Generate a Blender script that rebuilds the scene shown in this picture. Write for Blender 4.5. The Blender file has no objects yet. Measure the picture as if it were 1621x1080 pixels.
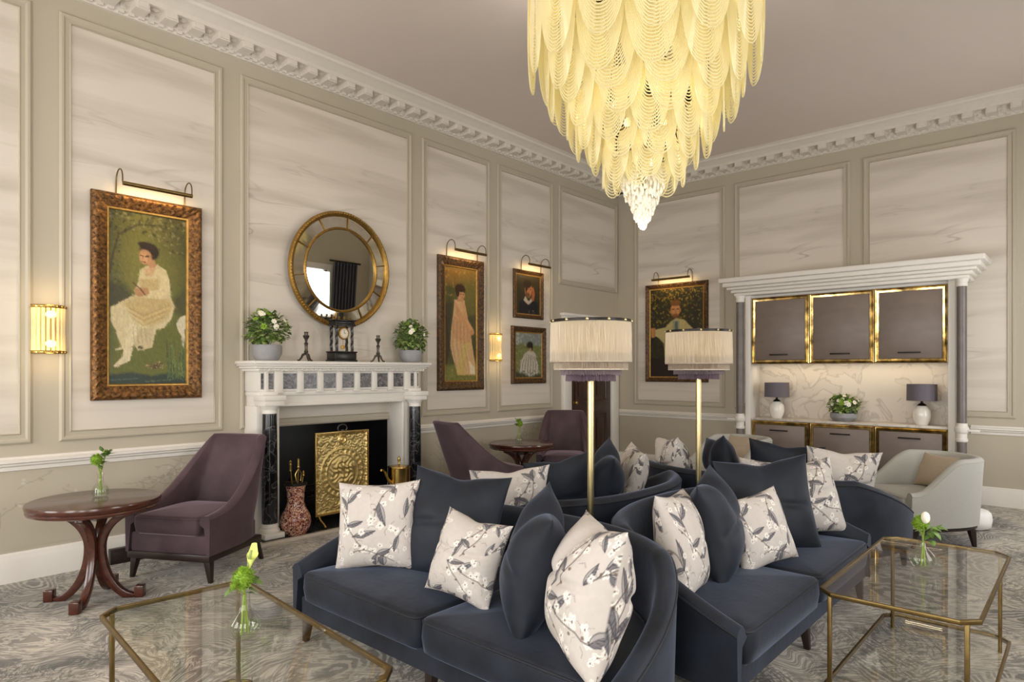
import bpy, bmesh, math, random
import numpy as np
from mathutils import Matrix, Vector
PI = math.pi
C = bpy.context.scene.collection
rnd = random.Random(7)

# ------------------------------------------------------------------ helpers
def lin(c):
    return tuple(((v/255.0)/12.92 if v/255.0 <= .04045 else ((v/255.0+.055)/1.055)**2.4) for v in c)

class MB:
    """collects faces of one mesh part"""
    def __init__(s): s.v = []; s.f = []; s.m = []
    def add(s, vs, fs, mi=0, M=None):
        o = len(s.v)
        s.v += [tuple(M @ Vector(p)) if M else tuple(p) for p in vs]
        s.f += [tuple(i+o for i in f) for f in fs]; s.m += [mi]*len(fs)
        return s
    def box(s, x0, x1, y0, y1, z0, z1, mi=0, M=None):
        vs = [(x0,y0,z0),(x1,y0,z0),(x1,y1,z0),(x0,y1,z0),(x0,y0,z1),(x1,y0,z1),(x1,y1,z1),(x0,y1,z1)]
        return s.add(vs, [(0,3,2,1),(4,5,6,7),(0,1,5,4),(1,2,6,5),(2,3,7,6),(3,0,4,7)], mi, M)
    def frustum(s, a, b, ra, rb, mi=0):
        """four-sided tapered bar from centre a to centre b, half sizes ra=(x,y), rb"""
        vs = []
        for c, r in ((a, ra), (b, rb)):
            vs += [(c[0]-r[0],c[1]-r[1],c[2]),(c[0]+r[0],c[1]-r[1],c[2]),(c[0]+r[0],c[1]+r[1],c[2]),(c[0]-r[0],c[1]+r[1],c[2])]
        return s.add(vs, [(0,3,2,1),(4,5,6,7),(0,1,5,4),(1,2,6,5),(2,3,7,6),(3,0,4,7)], mi)
    def lathe(s, prof, n=32, c=(0,0,0), mi=0, a0=0, a1=2*PI, M=None):
        full = abs(a1-a0-2*PI) < 1e-6
        k = n if full else n+1; vs = []; fs = []
        for r, z in prof:
            for i in range(k):
                a = a0+(a1-a0)*i/n
                vs.append((c[0]+r*math.cos(a), c[1]+r*math.sin(a), c[2]+z))
        for j in range(len(prof)-1):
            for i in range(n):
                i2 = (i+1) % k
                fs.append((j*k+i, j*k+i2, (j+1)*k+i2, (j+1)*k+i))
        if full:
            if prof[0][0] > 1e-4: fs.append(tuple(range(k))[::-1])
            if prof[-1][0] > 1e-4: fs.append(tuple((len(prof)-1)*k+i for i in range(k)))
        return s.add(vs, fs, mi, M)
    def tube(s, path, r, n=8, mi=0, closed=False, cap=True):
        P = [Vector(p) for p in path]; N = len(P); vs = []; fs = []
        rr = r if isinstance(r, (list, tuple)) else [r]*N
        up = None
        for i in range(N):
            if closed: d = P[(i+1) % N]-P[i-1]
            else: d = P[min(i+1, N-1)]-P[max(i-1, 0)]
            d.normalize()
            if up is None: up = Vector((0,0,1)) if abs(d.z) < .9 else Vector((1,0,0))
            x = d.cross(up)
            if x.length < 1e-5: x = d.cross(Vector((0,1,0)))
            x.normalize(); up = x.cross(d).normalized(); y = up
            for k in range(n):
                a = 2*PI*k/n
                vs.append(P[i]+x*(rr[i]*math.cos(a))+y*(rr[i]*math.sin(a)))
        for i in range(N if closed else N-1):
            for k in range(n):
                j = (i+1) % N
                fs.append((i*n+k, i*n+(k+1) % n, j*n+(k+1) % n, j*n+k))
        if cap and not closed:
            fs.append(tuple(range(n))[::-1]); fs.append(tuple((N-1)*n+k for k in range(n)))
        return s.add(vs, fs, mi)
    def sphere(s, c, r, nu=12, nv=8, mi=0, sc=(1,1,1)):
        vs = [(c[0],c[1],c[2]-r*sc[2])]; fs = []
        for j in range(1, nv):
            b = -PI/2+PI*j/nv
            for i in range(nu):
                a = 2*PI*i/nu
                vs.append((c[0]+r*sc[0]*math.cos(a)*math.cos(b), c[1]+r*sc[1]*math.sin(a)*math.cos(b), c[2]+r*sc[2]*math.sin(b)))
        vs.append((c[0],c[1],c[2]+r*sc[2])); L = len(vs)-1
        for i in range(nu):
            fs.append((0, 1+(i+1) % nu, 1+i)); fs.append((L, L-nu+i, L-nu+(i+1) % nu))
        for j in range(nv-2):
            for i in range(nu):
                a = 1+j*nu; fs.append((a+i, a+(i+1) % nu, a+nu+(i+1) % nu, a+nu+i))
        return s.add(vs, fs, mi)
    def extrude(s, prof, axis, t0, t1, mi=0, M=None):
        """prof: closed list of 2-D points; axis 'x': prof=(y,z); 'y': prof=(x,z); 'z': prof=(x,y)"""
        n = len(prof); vs = []
        for t in (t0, t1):
            for p in prof:
                vs.append((t,p[0],p[1]) if axis == 'x' else (p[0],t,p[1]) if axis == 'y' else (p[0],p[1],t))
        fs = [(i, (i+1) % n, n+(i+1) % n, n+i) for i in range(n)]+[tuple(range(n))[::-1], tuple(range(n, 2*n))]
        return s.add(vs, fs, mi, M)
    def rings(s, loops, cap0=True, cap1=True, mi=0):
        n = len(loops[0]); vs = [p for l in loops for p in l]; fs = []
        for j in range(len(loops)-1):
            for i in range(n): fs.append((j*n+i, j*n+(i+1) % n, (j+1)*n+(i+1) % n, (j+1)*n+i))
        if cap0: fs.append(tuple(range(n))[::-1])
        if cap1: fs.append(tuple((len(loops)-1)*n+i for i in range(n)))
        return s.add(vs, fs, mi)
    def build(s, name, mats, parent=None, loc=(0,0,0), rot=(0,0,0), smooth=True, bevel=0, seg=2, angle=35, col=None):
        me = bpy.data.meshes.new(name)
        me.from_pydata([tuple(v) for v in s.v], [], s.f)
        if not isinstance(mats, (list, tuple)): mats = [mats]
        for m in mats: me.materials.append(m)
        if len(mats) > 1: me.polygons.foreach_set('material_index', s.m)
        bm = bmesh.new(); bm.from_mesh(me)
        bmesh.ops.recalc_face_normals(bm, faces=bm.faces)
        if bevel:
            es = [e for e in bm.edges if len(e.link_faces) == 2 and e.calc_face_angle(0) > .5]
            bmesh.ops.bevel(bm, geom=es, offset=bevel, segments=seg, profile=.5, affect='EDGES', clamp_overlap=True)
        bm.to_mesh(me); bm.free()
        if smooth:
            me.polygons.foreach_set('use_smooth', [True]*len(me.polygons))
            me.set_sharp_from_angle(angle=math.radians(angle))
        if col is not None:
            at = me.color_attributes.new('Col', 'FLOAT_COLOR', 'POINT')
            at.data.foreach_set('color', np.asarray(col, dtype=np.float32).ravel())
        o = bpy.data.objects.new(name, me); C.objects.link(o)
        o.parent = parent; o.location = loc; o.rotation_euler = rot
        return o

def tag(o, label=None, cat=None, group=None, kind=None):
    if label: o['label'] = label
    if cat: o['category'] = cat
    if group: o['group'] = group
    if kind: o['kind'] = kind
    return o
def thing(name, label, cat, loc=(0,0,0), rotz=0, group=None):
    o = bpy.data.objects.new(name, None); C.objects.link(o); o.empty_display_size = .1
    o.location = loc; o.rotation_euler = (0,0,rotz)
    return tag(o, label, cat, group)
def dup(root, loc, rot, label, group=None):
    def cp(o, par):
        c = o.copy(); C.objects.link(c); c.parent = par
        for ch in list(o.children): cp(ch, c)
        return c
    kids = list(root.children)
    r = root.copy(); C.objects.link(r); r.location = loc
    r.rotation_euler = rot if isinstance(rot, (tuple, list)) or hasattr(rot, 'x') else (0,0,rot)
    r['label'] = label
    if group: r['group'] = group
    for k in kids: cp(k, r)
    return r
def struct(o): o['kind'] = 'structure'; return o

# ------------------------------------------------------------------ materials
def mat(name, col, rough=.5, metal=0, spec=.5, sheen=0, sheen_tint=None, sheen_rough=.3, noise=0, nscale=8, nstretch=(1,1,1), bump=0, bscale=60,
        emit=None, estr=0, coat=0, attr=False, col2=None, trans=0):
    m = bpy.data.materials.new(name); m.use_nodes = True
    nt = m.node_tree; b = nt.nodes['Principled BSDF']; L = nt.links
    c = lin(col)+(1,)
    b.inputs['Base Color'].default_value = c
    b.inputs['Roughness'].default_value = rough; b.inputs['Metallic'].default_value = metal
    b.inputs['Specular IOR Level'].default_value = spec
    if coat: b.inputs['Coat Weight'].default_value = coat; b.inputs['Coat Roughness'].default_value = .12
    if sheen:
        b.inputs['Sheen Weight'].default_value = sheen; b.inputs['Sheen Roughness'].default_value = sheen_rough
        b.inputs['Sheen Tint'].default_value = (lin(sheen_tint) if sheen_tint else (1,1,1))+(1,)
    if trans: b.inputs['Transmission Weight'].default_value = trans
    if emit: b.inputs['Emission Color'].default_value = lin(emit)+(1,); b.inputs['Emission Strength'].default_value = estr
    tc = nt.nodes.new('ShaderNodeTexCoord')
    if attr:
        a = nt.nodes.new('ShaderNodeVertexColor'); a.layer_name = 'Col'; L.new(a.outputs['Color'], b.inputs['Base Color'])
    if noise:
        mp = nt.nodes.new('ShaderNodeMapping'); mp.inputs['Scale'].default_value = nstretch; mp.inputs['Location'].default_value = (.37,.43,.71)
        L.new(tc.outputs['Object'], mp.inputs['Vector'])
        n = nt.nodes.new('ShaderNodeTexNoise'); n.inputs['Scale'].default_value = nscale; n.inputs['Detail'].default_value = 5
        L.new(mp.outputs['Vector'], n.inputs['Vector'])
        r = nt.nodes.new('ShaderNodeValToRGB')
        r.color_ramp.elements[0].position = .3; r.color_ramp.elements[1].position = .7
        c2 = lin(col2)+(1,) if col2 else tuple(min(1, v*(1+noise)) for v in c[:3])+(1,)
        c1 = c if col2 else tuple(v*(1-noise) for v in c[:3])+(1,)
        r.color_ramp.elements[0].color = c1; r.color_ramp.elements[1].color = c2
        L.new(n.outputs['Fac'], r.inputs['Fac']); L.new(r.outputs['Color'], b.inputs['Base Color'])
    if bump:
        n2 = nt.nodes.new('ShaderNodeTexNoise'); n2.inputs['Scale'].default_value = bscale; n2.inputs['Detail'].default_value = 3
        L.new(tc.outputs['Object'], n2.inputs['Vector'])
        bp = nt.nodes.new('ShaderNodeBump'); bp.inputs['Strength'].default_value = bump; bp.inputs['Distance'].default_value = .01
        L.new(n2.outputs['Fac'], bp.inputs['Height']); L.new(bp.outputs['Normal'], b.inputs['Normal'])
    return m

def glass_mat(name, tint=(.93,.96,.95), refl=1.0, base=.03):
    m = bpy.data.materials.new(name); m.use_nodes = True; nt = m.node_tree; nt.nodes.clear(); L = nt.links
    o = nt.nodes.new('ShaderNodeOutputMaterial'); t = nt.nodes.new('ShaderNodeBsdfTransparent'); t.inputs['Color'].default_value = tint+(1,)
    g = nt.nodes.new('ShaderNodeBsdfGlossy'); g.inputs['Roughness'].default_value = .01
    lw = nt.nodes.new('ShaderNodeLayerWeight'); lw.inputs['Blend'].default_value = .5
    f = nt.nodes.new('ShaderNodeMath'); f.operation = 'POWER'; f.inputs[1].default_value = 4.2; L.new(lw.outputs['Facing'], f.inputs[0])
    mu = nt.nodes.new('ShaderNodeMath'); mu.operation = 'MULTIPLY_ADD'; mu.inputs[1].default_value = refl; mu.inputs[2].default_value = base; mu.use_clamp = True
    mx = nt.nodes.new('ShaderNodeMixShader')
    L.new(f.outputs[0], mu.inputs[0]); L.new(mu.outputs[0], mx.inputs[0]); L.new(t.outputs[0], mx.inputs[1]); L.new(g.outputs[0], mx.inputs[2])
    L.new(mx.outputs[0], o.inputs[0]); return m

def marble_paper(name, base, vein, dark):
    """pale wallpaper with long nearly horizontal veins (object coords: x/y along the wall, z up)"""
    m = bpy.data.materials.new(name); m.use_nodes = True; nt = m.node_tree; b = nt.nodes['Principled BSDF']; L = nt.links
    b.inputs['Roughness'].default_value = .55; b.inputs['Specular IOR Level'].default_value = .25
    tc = nt.nodes.new('ShaderNodeTexCoord')
    def noise(scale, stretch, detail=4, dist=0):
        mp = nt.nodes.new('ShaderNodeMapping'); mp.inputs['Scale'].default_value = stretch; mp.inputs['Rotation'].default_value = (0, .07, 0); mp.inputs['Location'].default_value = (5.3, .437, 2.71)
        L.new(tc.outputs['Object'], mp.inputs['Vector'])
        n = nt.nodes.new('ShaderNodeTexNoise'); n.inputs['Scale'].default_value = scale; n.inputs['Detail'].default_value = detail; n.inputs['Distortion'].default_value = dist
        L.new(mp.outputs['Vector'], n.inputs['Vector']); return n
    a = noise(1.0, (.4, .4, 5.0), 6, .5)
    r = nt.nodes.new('ShaderNodeValToRGB'); e = r.color_ramp.elements
    e[0].position = .30; e[0].color = lin(vein)+(1,); e[1].position = .55; e[1].color = lin(base)+(1,)
    L.new(a.outputs['Fac'], r.inputs['Fac'])
    v = noise(1.0, (.42, .42, 3.4), 3.5, .5)
    r2 = nt.nodes.new('ShaderNodeValToRGB'); e = r2.color_ramp.elements
    e[0].position = .490; e[0].color = (0,0,0,1); e[1].position = .512; e[1].color = (0,0,0,1)
    k = e.new(.5); k.color = (1,1,1,1)
    L.new(v.outputs['Fac'], r2.inputs['Fac'])
    br = noise(1.3, (1,1,1), 2); r3 = nt.nodes.new('ShaderNodeValToRGB'); e = r3.color_ramp.elements; e[0].position = .42; e[1].position = .62
    L.new(br.outputs['Fac'], r3.inputs['Fac'])
    mu = nt.nodes.new('ShaderNodeMath'); mu.operation = 'MULTIPLY'; L.new(r2.outputs['Color'], mu.inputs[0]); L.new(r3.outputs['Color'], mu.inputs[1])
    mu2 = nt.nodes.new('ShaderNodeMath'); mu2.operation = 'MULTIPLY'; mu2.inputs[1].default_value = .55; L.new(mu.outputs[0], mu2.inputs[0])
    mx = nt.nodes.new('ShaderNodeMix'); mx.data_type = 'RGBA'; mx.inputs['B'].default_value = lin(dark)+(1,)
    L.new(mu2.outputs[0], mx.inputs['Factor']); L.new(r.outputs['Color'], mx.inputs['A']); L.new(mx.outputs['Result'], b.inputs['Base Color'])
    return m

def veined(name, base, vein, scale=6, width=.02, rough=.2, cloud=None):
    m = bpy.data.materials.new(name); m.use_nodes = True; nt = m.node_tree; b = nt.nodes['Principled BSDF']; L = nt.links
    b.inputs['Roughness'].default_value = rough
    tc = nt.nodes.new('ShaderNodeTexCoord'); n = nt.nodes.new('ShaderNodeTexNoise'); n.inputs['Scale'].default_value = scale; n.inputs['Detail'].default_value = 7; n.inputs['Distortion'].default_value = 1.3
    mp = nt.nodes.new('ShaderNodeMapping'); mp.inputs['Location'].default_value = (3.37,7.43,1.71); mp.inputs['Rotation'].default_value = (.3,.5,.4); L.new(tc.outputs['Object'], mp.inputs['Vector']); L.new(mp.outputs['Vector'], n.inputs['Vector'])
    r = nt.nodes.new('ShaderNodeValToRGB'); e = r.color_ramp.elements
    e[0].position = .5-width; e[0].color = lin(base)+(1,); e[1].position = .5+width; e[1].color = lin(cloud or base)+(1,)
    k = e.new(.5); k.color = lin(vein)+(1,)
    L.new(n.outputs['Fac'], r.inputs['Fac']); L.new(r.outputs['Color'], b.inputs['Base Color']); return m

def carpet_mat():
    m = bpy.data.materials.new('carpet'); m.use_nodes = True; nt = m.node_tree; b = nt.nodes['Principled BSDF']; L = nt.links
    b.inputs['Roughness'].default_value = .95; b.inputs['Specular IOR Level'].default_value = .1
    b.inputs['Sheen Weight'].default_value = .25
    tc = nt.nodes.new('ShaderNodeTexCoord')
    def N(scale, detail=3, vec=None, dist=0):
        n = nt.nodes.new('ShaderNodeTexNoise'); n.inputs['Scale'].default_value = scale; n.inputs['Detail'].default_value = detail; n.inputs['Distortion'].default_value = dist
        L.new(vec or tc.outputs['Object'], n.inputs['Vector']); return n
    def ramp(src, p0, p1, c0=(0,0,0,1), c1=(1,1,1,1)):
        r = nt.nodes.new('ShaderNodeValToRGB'); e = r.color_ramp.elements; e[0].position = p0; e[1].position = p1; e[0].color = c0; e[1].color = c1
        L.new(src, r.inputs['Fac']); return r
    def mix(f, a, bb):
        x = nt.nodes.new('ShaderNodeMix'); x.data_type = 'RGBA'
        L.new(f, x.inputs['Factor']) if not isinstance(f, float) else setattr(x.inputs['Factor'], 'default_value', f)
        for s, k in ((a, 'A'), (bb, 'B')):
            if isinstance(s, tuple): x.inputs[k].default_value = s
            else: L.new(s, x.inputs[k])
        return x.outputs['Result']
    # flow field: coordinates pushed about by a broad noise, then stretched so that fine noise becomes strokes
    def vm(op, a, bb):
        x = nt.nodes.new('ShaderNodeVectorMath'); x.operation = op
        for k, q in enumerate((a, bb)):
            if isinstance(q, tuple): x.inputs[k].default_value = q
            else: L.new(q, x.inputs[k])
        return x.outputs[0]
    def mth(op, a, bb):
        x = nt.nodes.new('ShaderNodeMath'); x.operation = op
        for k, q in enumerate((a, bb)):
            if isinstance(q, (int, float)): x.inputs[k].default_value = q
            else: L.new(q, x.inputs[k])
        return x.outputs[0]
    w1 = N(1.1, 2, dist=.6)
    flow = vm('ADD', tc.outputs['Object'], vm('MULTIPLY', vm('SUBTRACT', w1.outputs['Color'], (.5,.5,.5)), (.85,.85,0)))
    rot = nt.nodes.new('ShaderNodeMapping'); rot.inputs['Rotation'].default_value = (0,0,.7); L.new(flow, rot.inputs['Vector'])
    strk = N(1.0, 4, vm('MULTIPLY', rot.outputs['Vector'], (13,74,1)), .9)
    sk = ramp(strk.outputs['Fac'], .46, .54)
    strk2 = N(1.0, 3, vm('MULTIPLY', rot.outputs['Vector'], (60,16,1)), .9)
    sk2 = ramp(strk2.outputs['Fac'], .46, .58)
    # concentric feather ridges in some places
    f = N(.8, 1.6, dist=.9); fine = N(14, 4)
    sn = mth('SINE', mth('ADD', mth('MULTIPLY', f.outputs['Fac'], 300), mth('MULTIPLY', fine.outputs['Fac'], 9)), 0)
    ln = ramp(sn, .0, .6)
    big = N(1.0, 5, flow, .8); dk = ramp(big.outputs['Fac'], .38, .54)
    sel = N(1.7, 3, dist=1.2); s1 = ramp(sel.outputs['Fac'], .54, .62); s2 = ramp(N(2.3, 3, flow, .6).outputs['Fac'], .44, .56)
    cD, cM, cL = lin((72,69,64))+(1,), lin((142,135,124))+(1,), lin((198,190,176))+(1,)
    base = mix(dk.outputs['Color'], cD, cM)
    light = mix(dk.outputs['Color'], lin((140,133,123))+(1,), cL)
    c0 = mix(sk.outputs['Color'], base, light)
    c1 = mix(mth('MULTIPLY', sk2.outputs['Color'], s2.outputs['Color']), c0, mix(dk.outputs['Color'], lin((70,67,62))+(1,), lin((112,106,98))+(1,)))
    c2 = mix(mth('MULTIPLY', s1.outputs['Color'], .85), c1, mix(ln.outputs['Color'], lin((88,84,78))+(1,), lin((170,163,151))+(1,)))
    L.new(c2, b.inputs['Base Color'])
    bp = nt.nodes.new('ShaderNodeBump'); bp.inputs['Strength'].default_value = .2; bp.inputs['Distance'].default_value = .004
    n3 = N(400, 2); L.new(n3.outputs['Fac'], bp.inputs['Height']); L.new(bp.outputs['Normal'], b.inputs['Normal'])
    return m

def bead_mat():
    m = bpy.data.materials.new('glass_beads'); m.use_nodes = True; nt = m.node_tree; nt.nodes.clear(); L = nt.links
    o = nt.nodes.new('ShaderNodeOutputMaterial')
    p = nt.nodes.new('ShaderNodeBsdfPrincipled'); p.inputs['Base Color'].default_value = lin((237,231,200))+(1,)
    p.inputs['Roughness'].default_value = .18; p.inputs['Emission Color'].default_value = (1,.895,.57,1); p.inputs['Emission Strength'].default_value = .25
    t = nt.nodes.new('ShaderNodeBsdfTranslucent'); t.inputs['Color'].default_value = lin((254,248,214))+(1,)
    tr = nt.nodes.new('ShaderNodeBsdfTransparent'); tr.inputs['Color'].default_value = (1,.96,.85,1)
    a = nt.nodes.new('ShaderNodeMixShader'); a.inputs[0].default_value = .45
    b = nt.nodes.new('ShaderNodeMixShader'); b.inputs[0].default_value = .15
    L.new(p.outputs[0], a.inputs[1]); L.new(t.outputs[0], a.inputs[2]); L.new(a.outputs[0], b.inputs[1]); L.new(tr.outputs[0], b.inputs[2]); L.new(b.outputs[0], o.inputs[0])
    return m

def fringe_mat(name, col, tr=.35, em=0):
    m = bpy.data.materials.new(name); m.use_nodes = True; nt = m.node_tree; nt.nodes.clear(); L = nt.links
    o = nt.nodes.new('ShaderNodeOutputMaterial'); p = nt.nodes.new('ShaderNodeBsdfPrincipled'); p.inputs['Base Color'].default_value = lin(col)+(1,)
    p.inputs['Roughness'].default_value = .7
    p.inputs['Emission Color'].default_value = lin(col)+(1,); p.inputs['Emission Strength'].default_value = em
    t = nt.nodes.new('ShaderNodeBsdfTranslucent'); t.inputs['Color'].default_value = lin(col)+(1,)
    a = nt.nodes.new('ShaderNodeMixShader'); a.inputs[0].default_value = tr
    L.new(p.outputs[0], a.inputs[1]); L.new(t.outputs[0], a.inputs[2]); L.new(a.outputs[0], o.inputs[0]); return m

M = dict(
    wall=mat('wall_paint', (187,179,161), .6, spec=.3, noise=.015, nscale=2),
    trimw=mat('moulding_paint', (185,177,159), .5, spec=.35, noise=.01),
    white=mat('white_gloss_paint', (229,225,218), .42, spec=.4, noise=.01),
    cornice=mat('cornice_plaster', (219,213,203), .6, spec=.25, noise=.02, nscale=20),
    ceil=mat('ceiling_paint', (216,205,197), .75, spec=.2, noise=.01),
    paper=marble_paper('marble_wallpaper', (217,209,197), (194,185,171), (142,132,118)),
    carpet=carpet_mat(),
    navy=mat('navy_velvet', (31,36,46), .6, spec=.3, sheen=.7, sheen_tint=(143,155,182), sheen_rough=.36, noise=.6, nscale=5, nstretch=(1,.6,1), bump=.12, bscale=25),
    navyp=mat('navy_velvet_pillow', (26,31,40), .6, spec=.3, sheen=.6, sheen_tint=(139,151,178), sheen_rough=.35, noise=.4, nscale=7, bump=.25, bscale=12),
    pipe=mat('navy_piping', (22,25,34), .7, sheen=.4, sheen_tint=(120,135,165), noise=.1),
    plum=mat('plum_velvet', (80,64,70), .65, spec=.25, sheen=.95, sheen_tint=(172,154,168), sheen_rough=.35, noise=.25, nscale=5, bump=.1, bscale=25),
    grey=mat('grey_linen', (178,177,170), .8, spec=.2, sheen=.2, noise=.05, nscale=120, bump=.15, bscale=300),
    beige=mat('beige_linen', (186,170,150), .8, spec=.2, noise=.05, nscale=90, bump=.15, bscale=300),
    print_=mat('floral_print', (220,210,200), .75, spec=.2, attr=True, bump=.2, bscale=14),
    paint=mat('oil_paint', (120,110,80), .4, spec=.4, attr=True, bump=.15, bscale=70),
    wood=mat('mahogany', (72,36,25), .24, spec=.5, noise=.35, nscale=5, nstretch=(1,6,6), coat=.4),
    darkwood=mat('dark_walnut', (38,26,21), .35, noise=.25, nscale=6),
    doorw=mat('dark_mahogany_door', (58,34,25), .35, noise=.3, nscale=4, nstretch=(6,6,1), coat=.2),
    brass=mat('brass', (190,160,95), .28, metal=1, noise=.08, nscale=14),
    polished=mat('polished_brass', (96,76,44), .12, metal=1, noise=.3, nscale=9, col2=(246,216,146)),
    oldbrass=mat('antique_brass', (126,106,66), .36, metal=1, noise=.18, nscale=20),
    lampbrass=mat('satin_brass', (216,200,150), .3, metal=1, noise=.05),
    gilt=mat('carved_gilt', (52,33,17), .42, metal=.5, noise=.55, nscale=44, col2=(146,102,52), bump=.5, bscale=60),
    giltlight=mat('gilt_slip', (176,136,70), .35, metal=.7, noise=.25, nscale=24),
    darkframe=mat('dark_carved_frame', (42,28,16), .45, metal=.35, noise=.5, nscale=40, col2=(108,78,44), bump=.5, bscale=70),
    mirrorgold=mat('mirror_gilt', (158,124,62), .36, metal=.85, noise=.2, nscale=30),
    mirror=mat('mirror_glass', (228,228,220), .015, metal=1, noise=.004),
    antmirror=mat('antiqued_mirror', (205,200,185), .06, metal=1, noise=.08, nscale=16),
    blackm=veined('black_marble', (20,21,24), (96,98,100), 7, .018, .15, (36,38,42)),
    slate=veined('grey_marble', (66,66,70), (136,134,134), 16, .05, .25, (92,90,92)),
    soot=mat('black_slate', (24,25,29), .35, noise=.25, nscale=3),
    hearth=veined('hearth_slate', (26,27,29), (74,75,77), 9, .02, .2, (40,41,44)),
    stone=mat('pale_stone', (190,180,165), .5, noise=.06, nscale=14),
    splash=veined('white_marble', (212,204,193), (184,176,166), 3, .035, .3, (206,198,188)),
    cab=mat('taupe_lacquer', (122,109,101), .38, noise=.10, nscale=5, nstretch=(1,1,2)),
    bronze=mat('dark_bronze', (40,35,31), .4, metal=.6, noise=.1),
    pewter=mat('pewter', (96,90,84), .38, metal=.8, noise=.2, nscale=30),
    concrete=mat('grey_bowl', (150,150,152), .6, noise=.08, nscale=18),
    ceramic=mat('white_ceramic', (236,232,224), .15, noise=.01, coat=.3),
    lampgrey=fringe_mat('grey_shade', (120,114,124), .25),
    leaf=mat('leaf_green', (90,118,52), .5, noise=.45, nscale=9, sheen=.1),
    leafl=mat('pale_leaf', (146,162,92), .5, noise=.3, nscale=9),
    petal=mat('cream_petal', (238,234,214), .5, noise=.05),
    lime=mat('lime_bloom', (122,158,34), .6, noise=.3, nscale=60, bump=.8, bscale=120),
    stem=mat('stem_green', (138,160,54), .45, noise=.15),
    glass=glass_mat('clear_glass', (.985,.992,.985), .8, .04),
    vase=glass_mat('vase_glass', (.95,.965,.94), 1.0, .05),
    water=glass_mat('water', (.93,.96,.89), .4, .02),
    beads=bead_mat(),
    crystal=mat('frosted_crystal', (240,236,222), .2, spec=.8, emit=(255,238,200), estr=.14, noise=.05),
    bulb=mat('bulb', (255,240,210), .4, emit=(255,226,160), estr=9, noise=.01),
    rod=mat('lit_glass_rod', (250,225,165), .2, emit=(255,186,84), estr=.75, noise=.15, nscale=12),
    rodhot=mat('sconce_lamp', (255,235,190), .3, emit=(255,214,130), estr=3.0, noise=.01),
    fr1=fringe_mat('cream_fringe', (232,222,204), .4, .05), fr2=fringe_mat('beige_fringe', (206,190,170), .3),
    fr3=fringe_mat('mauve_fringe', (158,142,146), .25), fr4=fringe_mat('purple_fringe', (134,116,128), .25),
    curtain=mat('slate_curtain', (74,74,84), .85, noise=.1, sheen=.3),
    callap=mat('calla_petal', (214,222,120), .45, noise=.15), dadop=mat('dado_paper', (187,179,161), .6, spec=.3, attr=True), jar=None, clockface=mat('clock_face', (228,220,200), .4, noise=.03), black=mat('ebony', (24,21,20), .3, noise=.2, nscale=10),
    daylight=mat('window_daylight', (255,255,255), .5, emit=(236,243,255), estr=4.2, noise=.001),
    linen=mat('white_cloth', (236,234,230), .8, noise=.02),
    shadelt=mat('shade_liner', (240,232,214), .6, noise=.01),
)
def jar_mat():
    m = bpy.data.materials.new('painted_porcelain'); m.use_nodes = True; nt = m.node_tree; b = nt.nodes['Principled BSDF']; L = nt.links
    b.inputs['Roughness'].default_value = .2
    tc = nt.nodes.new('ShaderNodeTexCoord'); v = nt.nodes.new('ShaderNodeTexVoronoi'); v.inputs['Scale'].default_value = 34
    n = nt.nodes.new('ShaderNodeTexNoise'); n.inputs['Scale'].default_value = 42; n.inputs['Detail'].default_value = 4; n.inputs['Distortion'].default_value = 2
    L.new(tc.outputs['Object'], v.inputs['Vector']); L.new(tc.outputs['Object'], n.inputs['Vector'])
    r = nt.nodes.new('ShaderNodeValToRGB'); e = r.color_ramp.elements; e[0].position = .40; e[0].color = lin((44,40,58))+(1,); e[1].position = .56; e[1].color = lin((214,186,162))+(1,)
    k = e.new(.46); k.color = lin((150,70,48))+(1,); k = e.new(.51); k.color = lin((176,100,76))+(1,)
    L.new(n.outputs['Fac'], r.inputs['Fac']); L.new(r.outputs['Color'], b.inputs['Base Color']); return m
M['jar'] = jar_mat()
def rod_mat():
    m = M['rod']; nt = m.node_tree; L = nt.links; b = nt.nodes['Principled BSDF']; tc = nt.nodes.new('ShaderNodeTexCoord'); sx = nt.nodes.new('ShaderNodeSeparateXYZ'); L.new(tc.outputs['Object'], sx.inputs[0])
    a = nt.nodes.new('ShaderNodeMath'); a.operation = 'SUBTRACT'; a.inputs[1].default_value = .1725; L.new(sx.outputs[2], a.inputs[0])
    p = nt.nodes.new('ShaderNodeMath'); p.operation = 'MULTIPLY'; L.new(a.outputs[0], p.inputs[0]); L.new(a.outputs[0], p.inputs[1])
    q = nt.nodes.new('ShaderNodeMath'); q.operation = 'MULTIPLY_ADD'; q.inputs[1].default_value = 45; q.inputs[2].default_value = .14; L.new(p.outputs[0], q.inputs[0]); L.new(q.outputs[0], b.inputs['Emission Strength'])  # emission rises towards the rod ends, putting the bulbs' glow into the glass
rod_mat()

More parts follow.
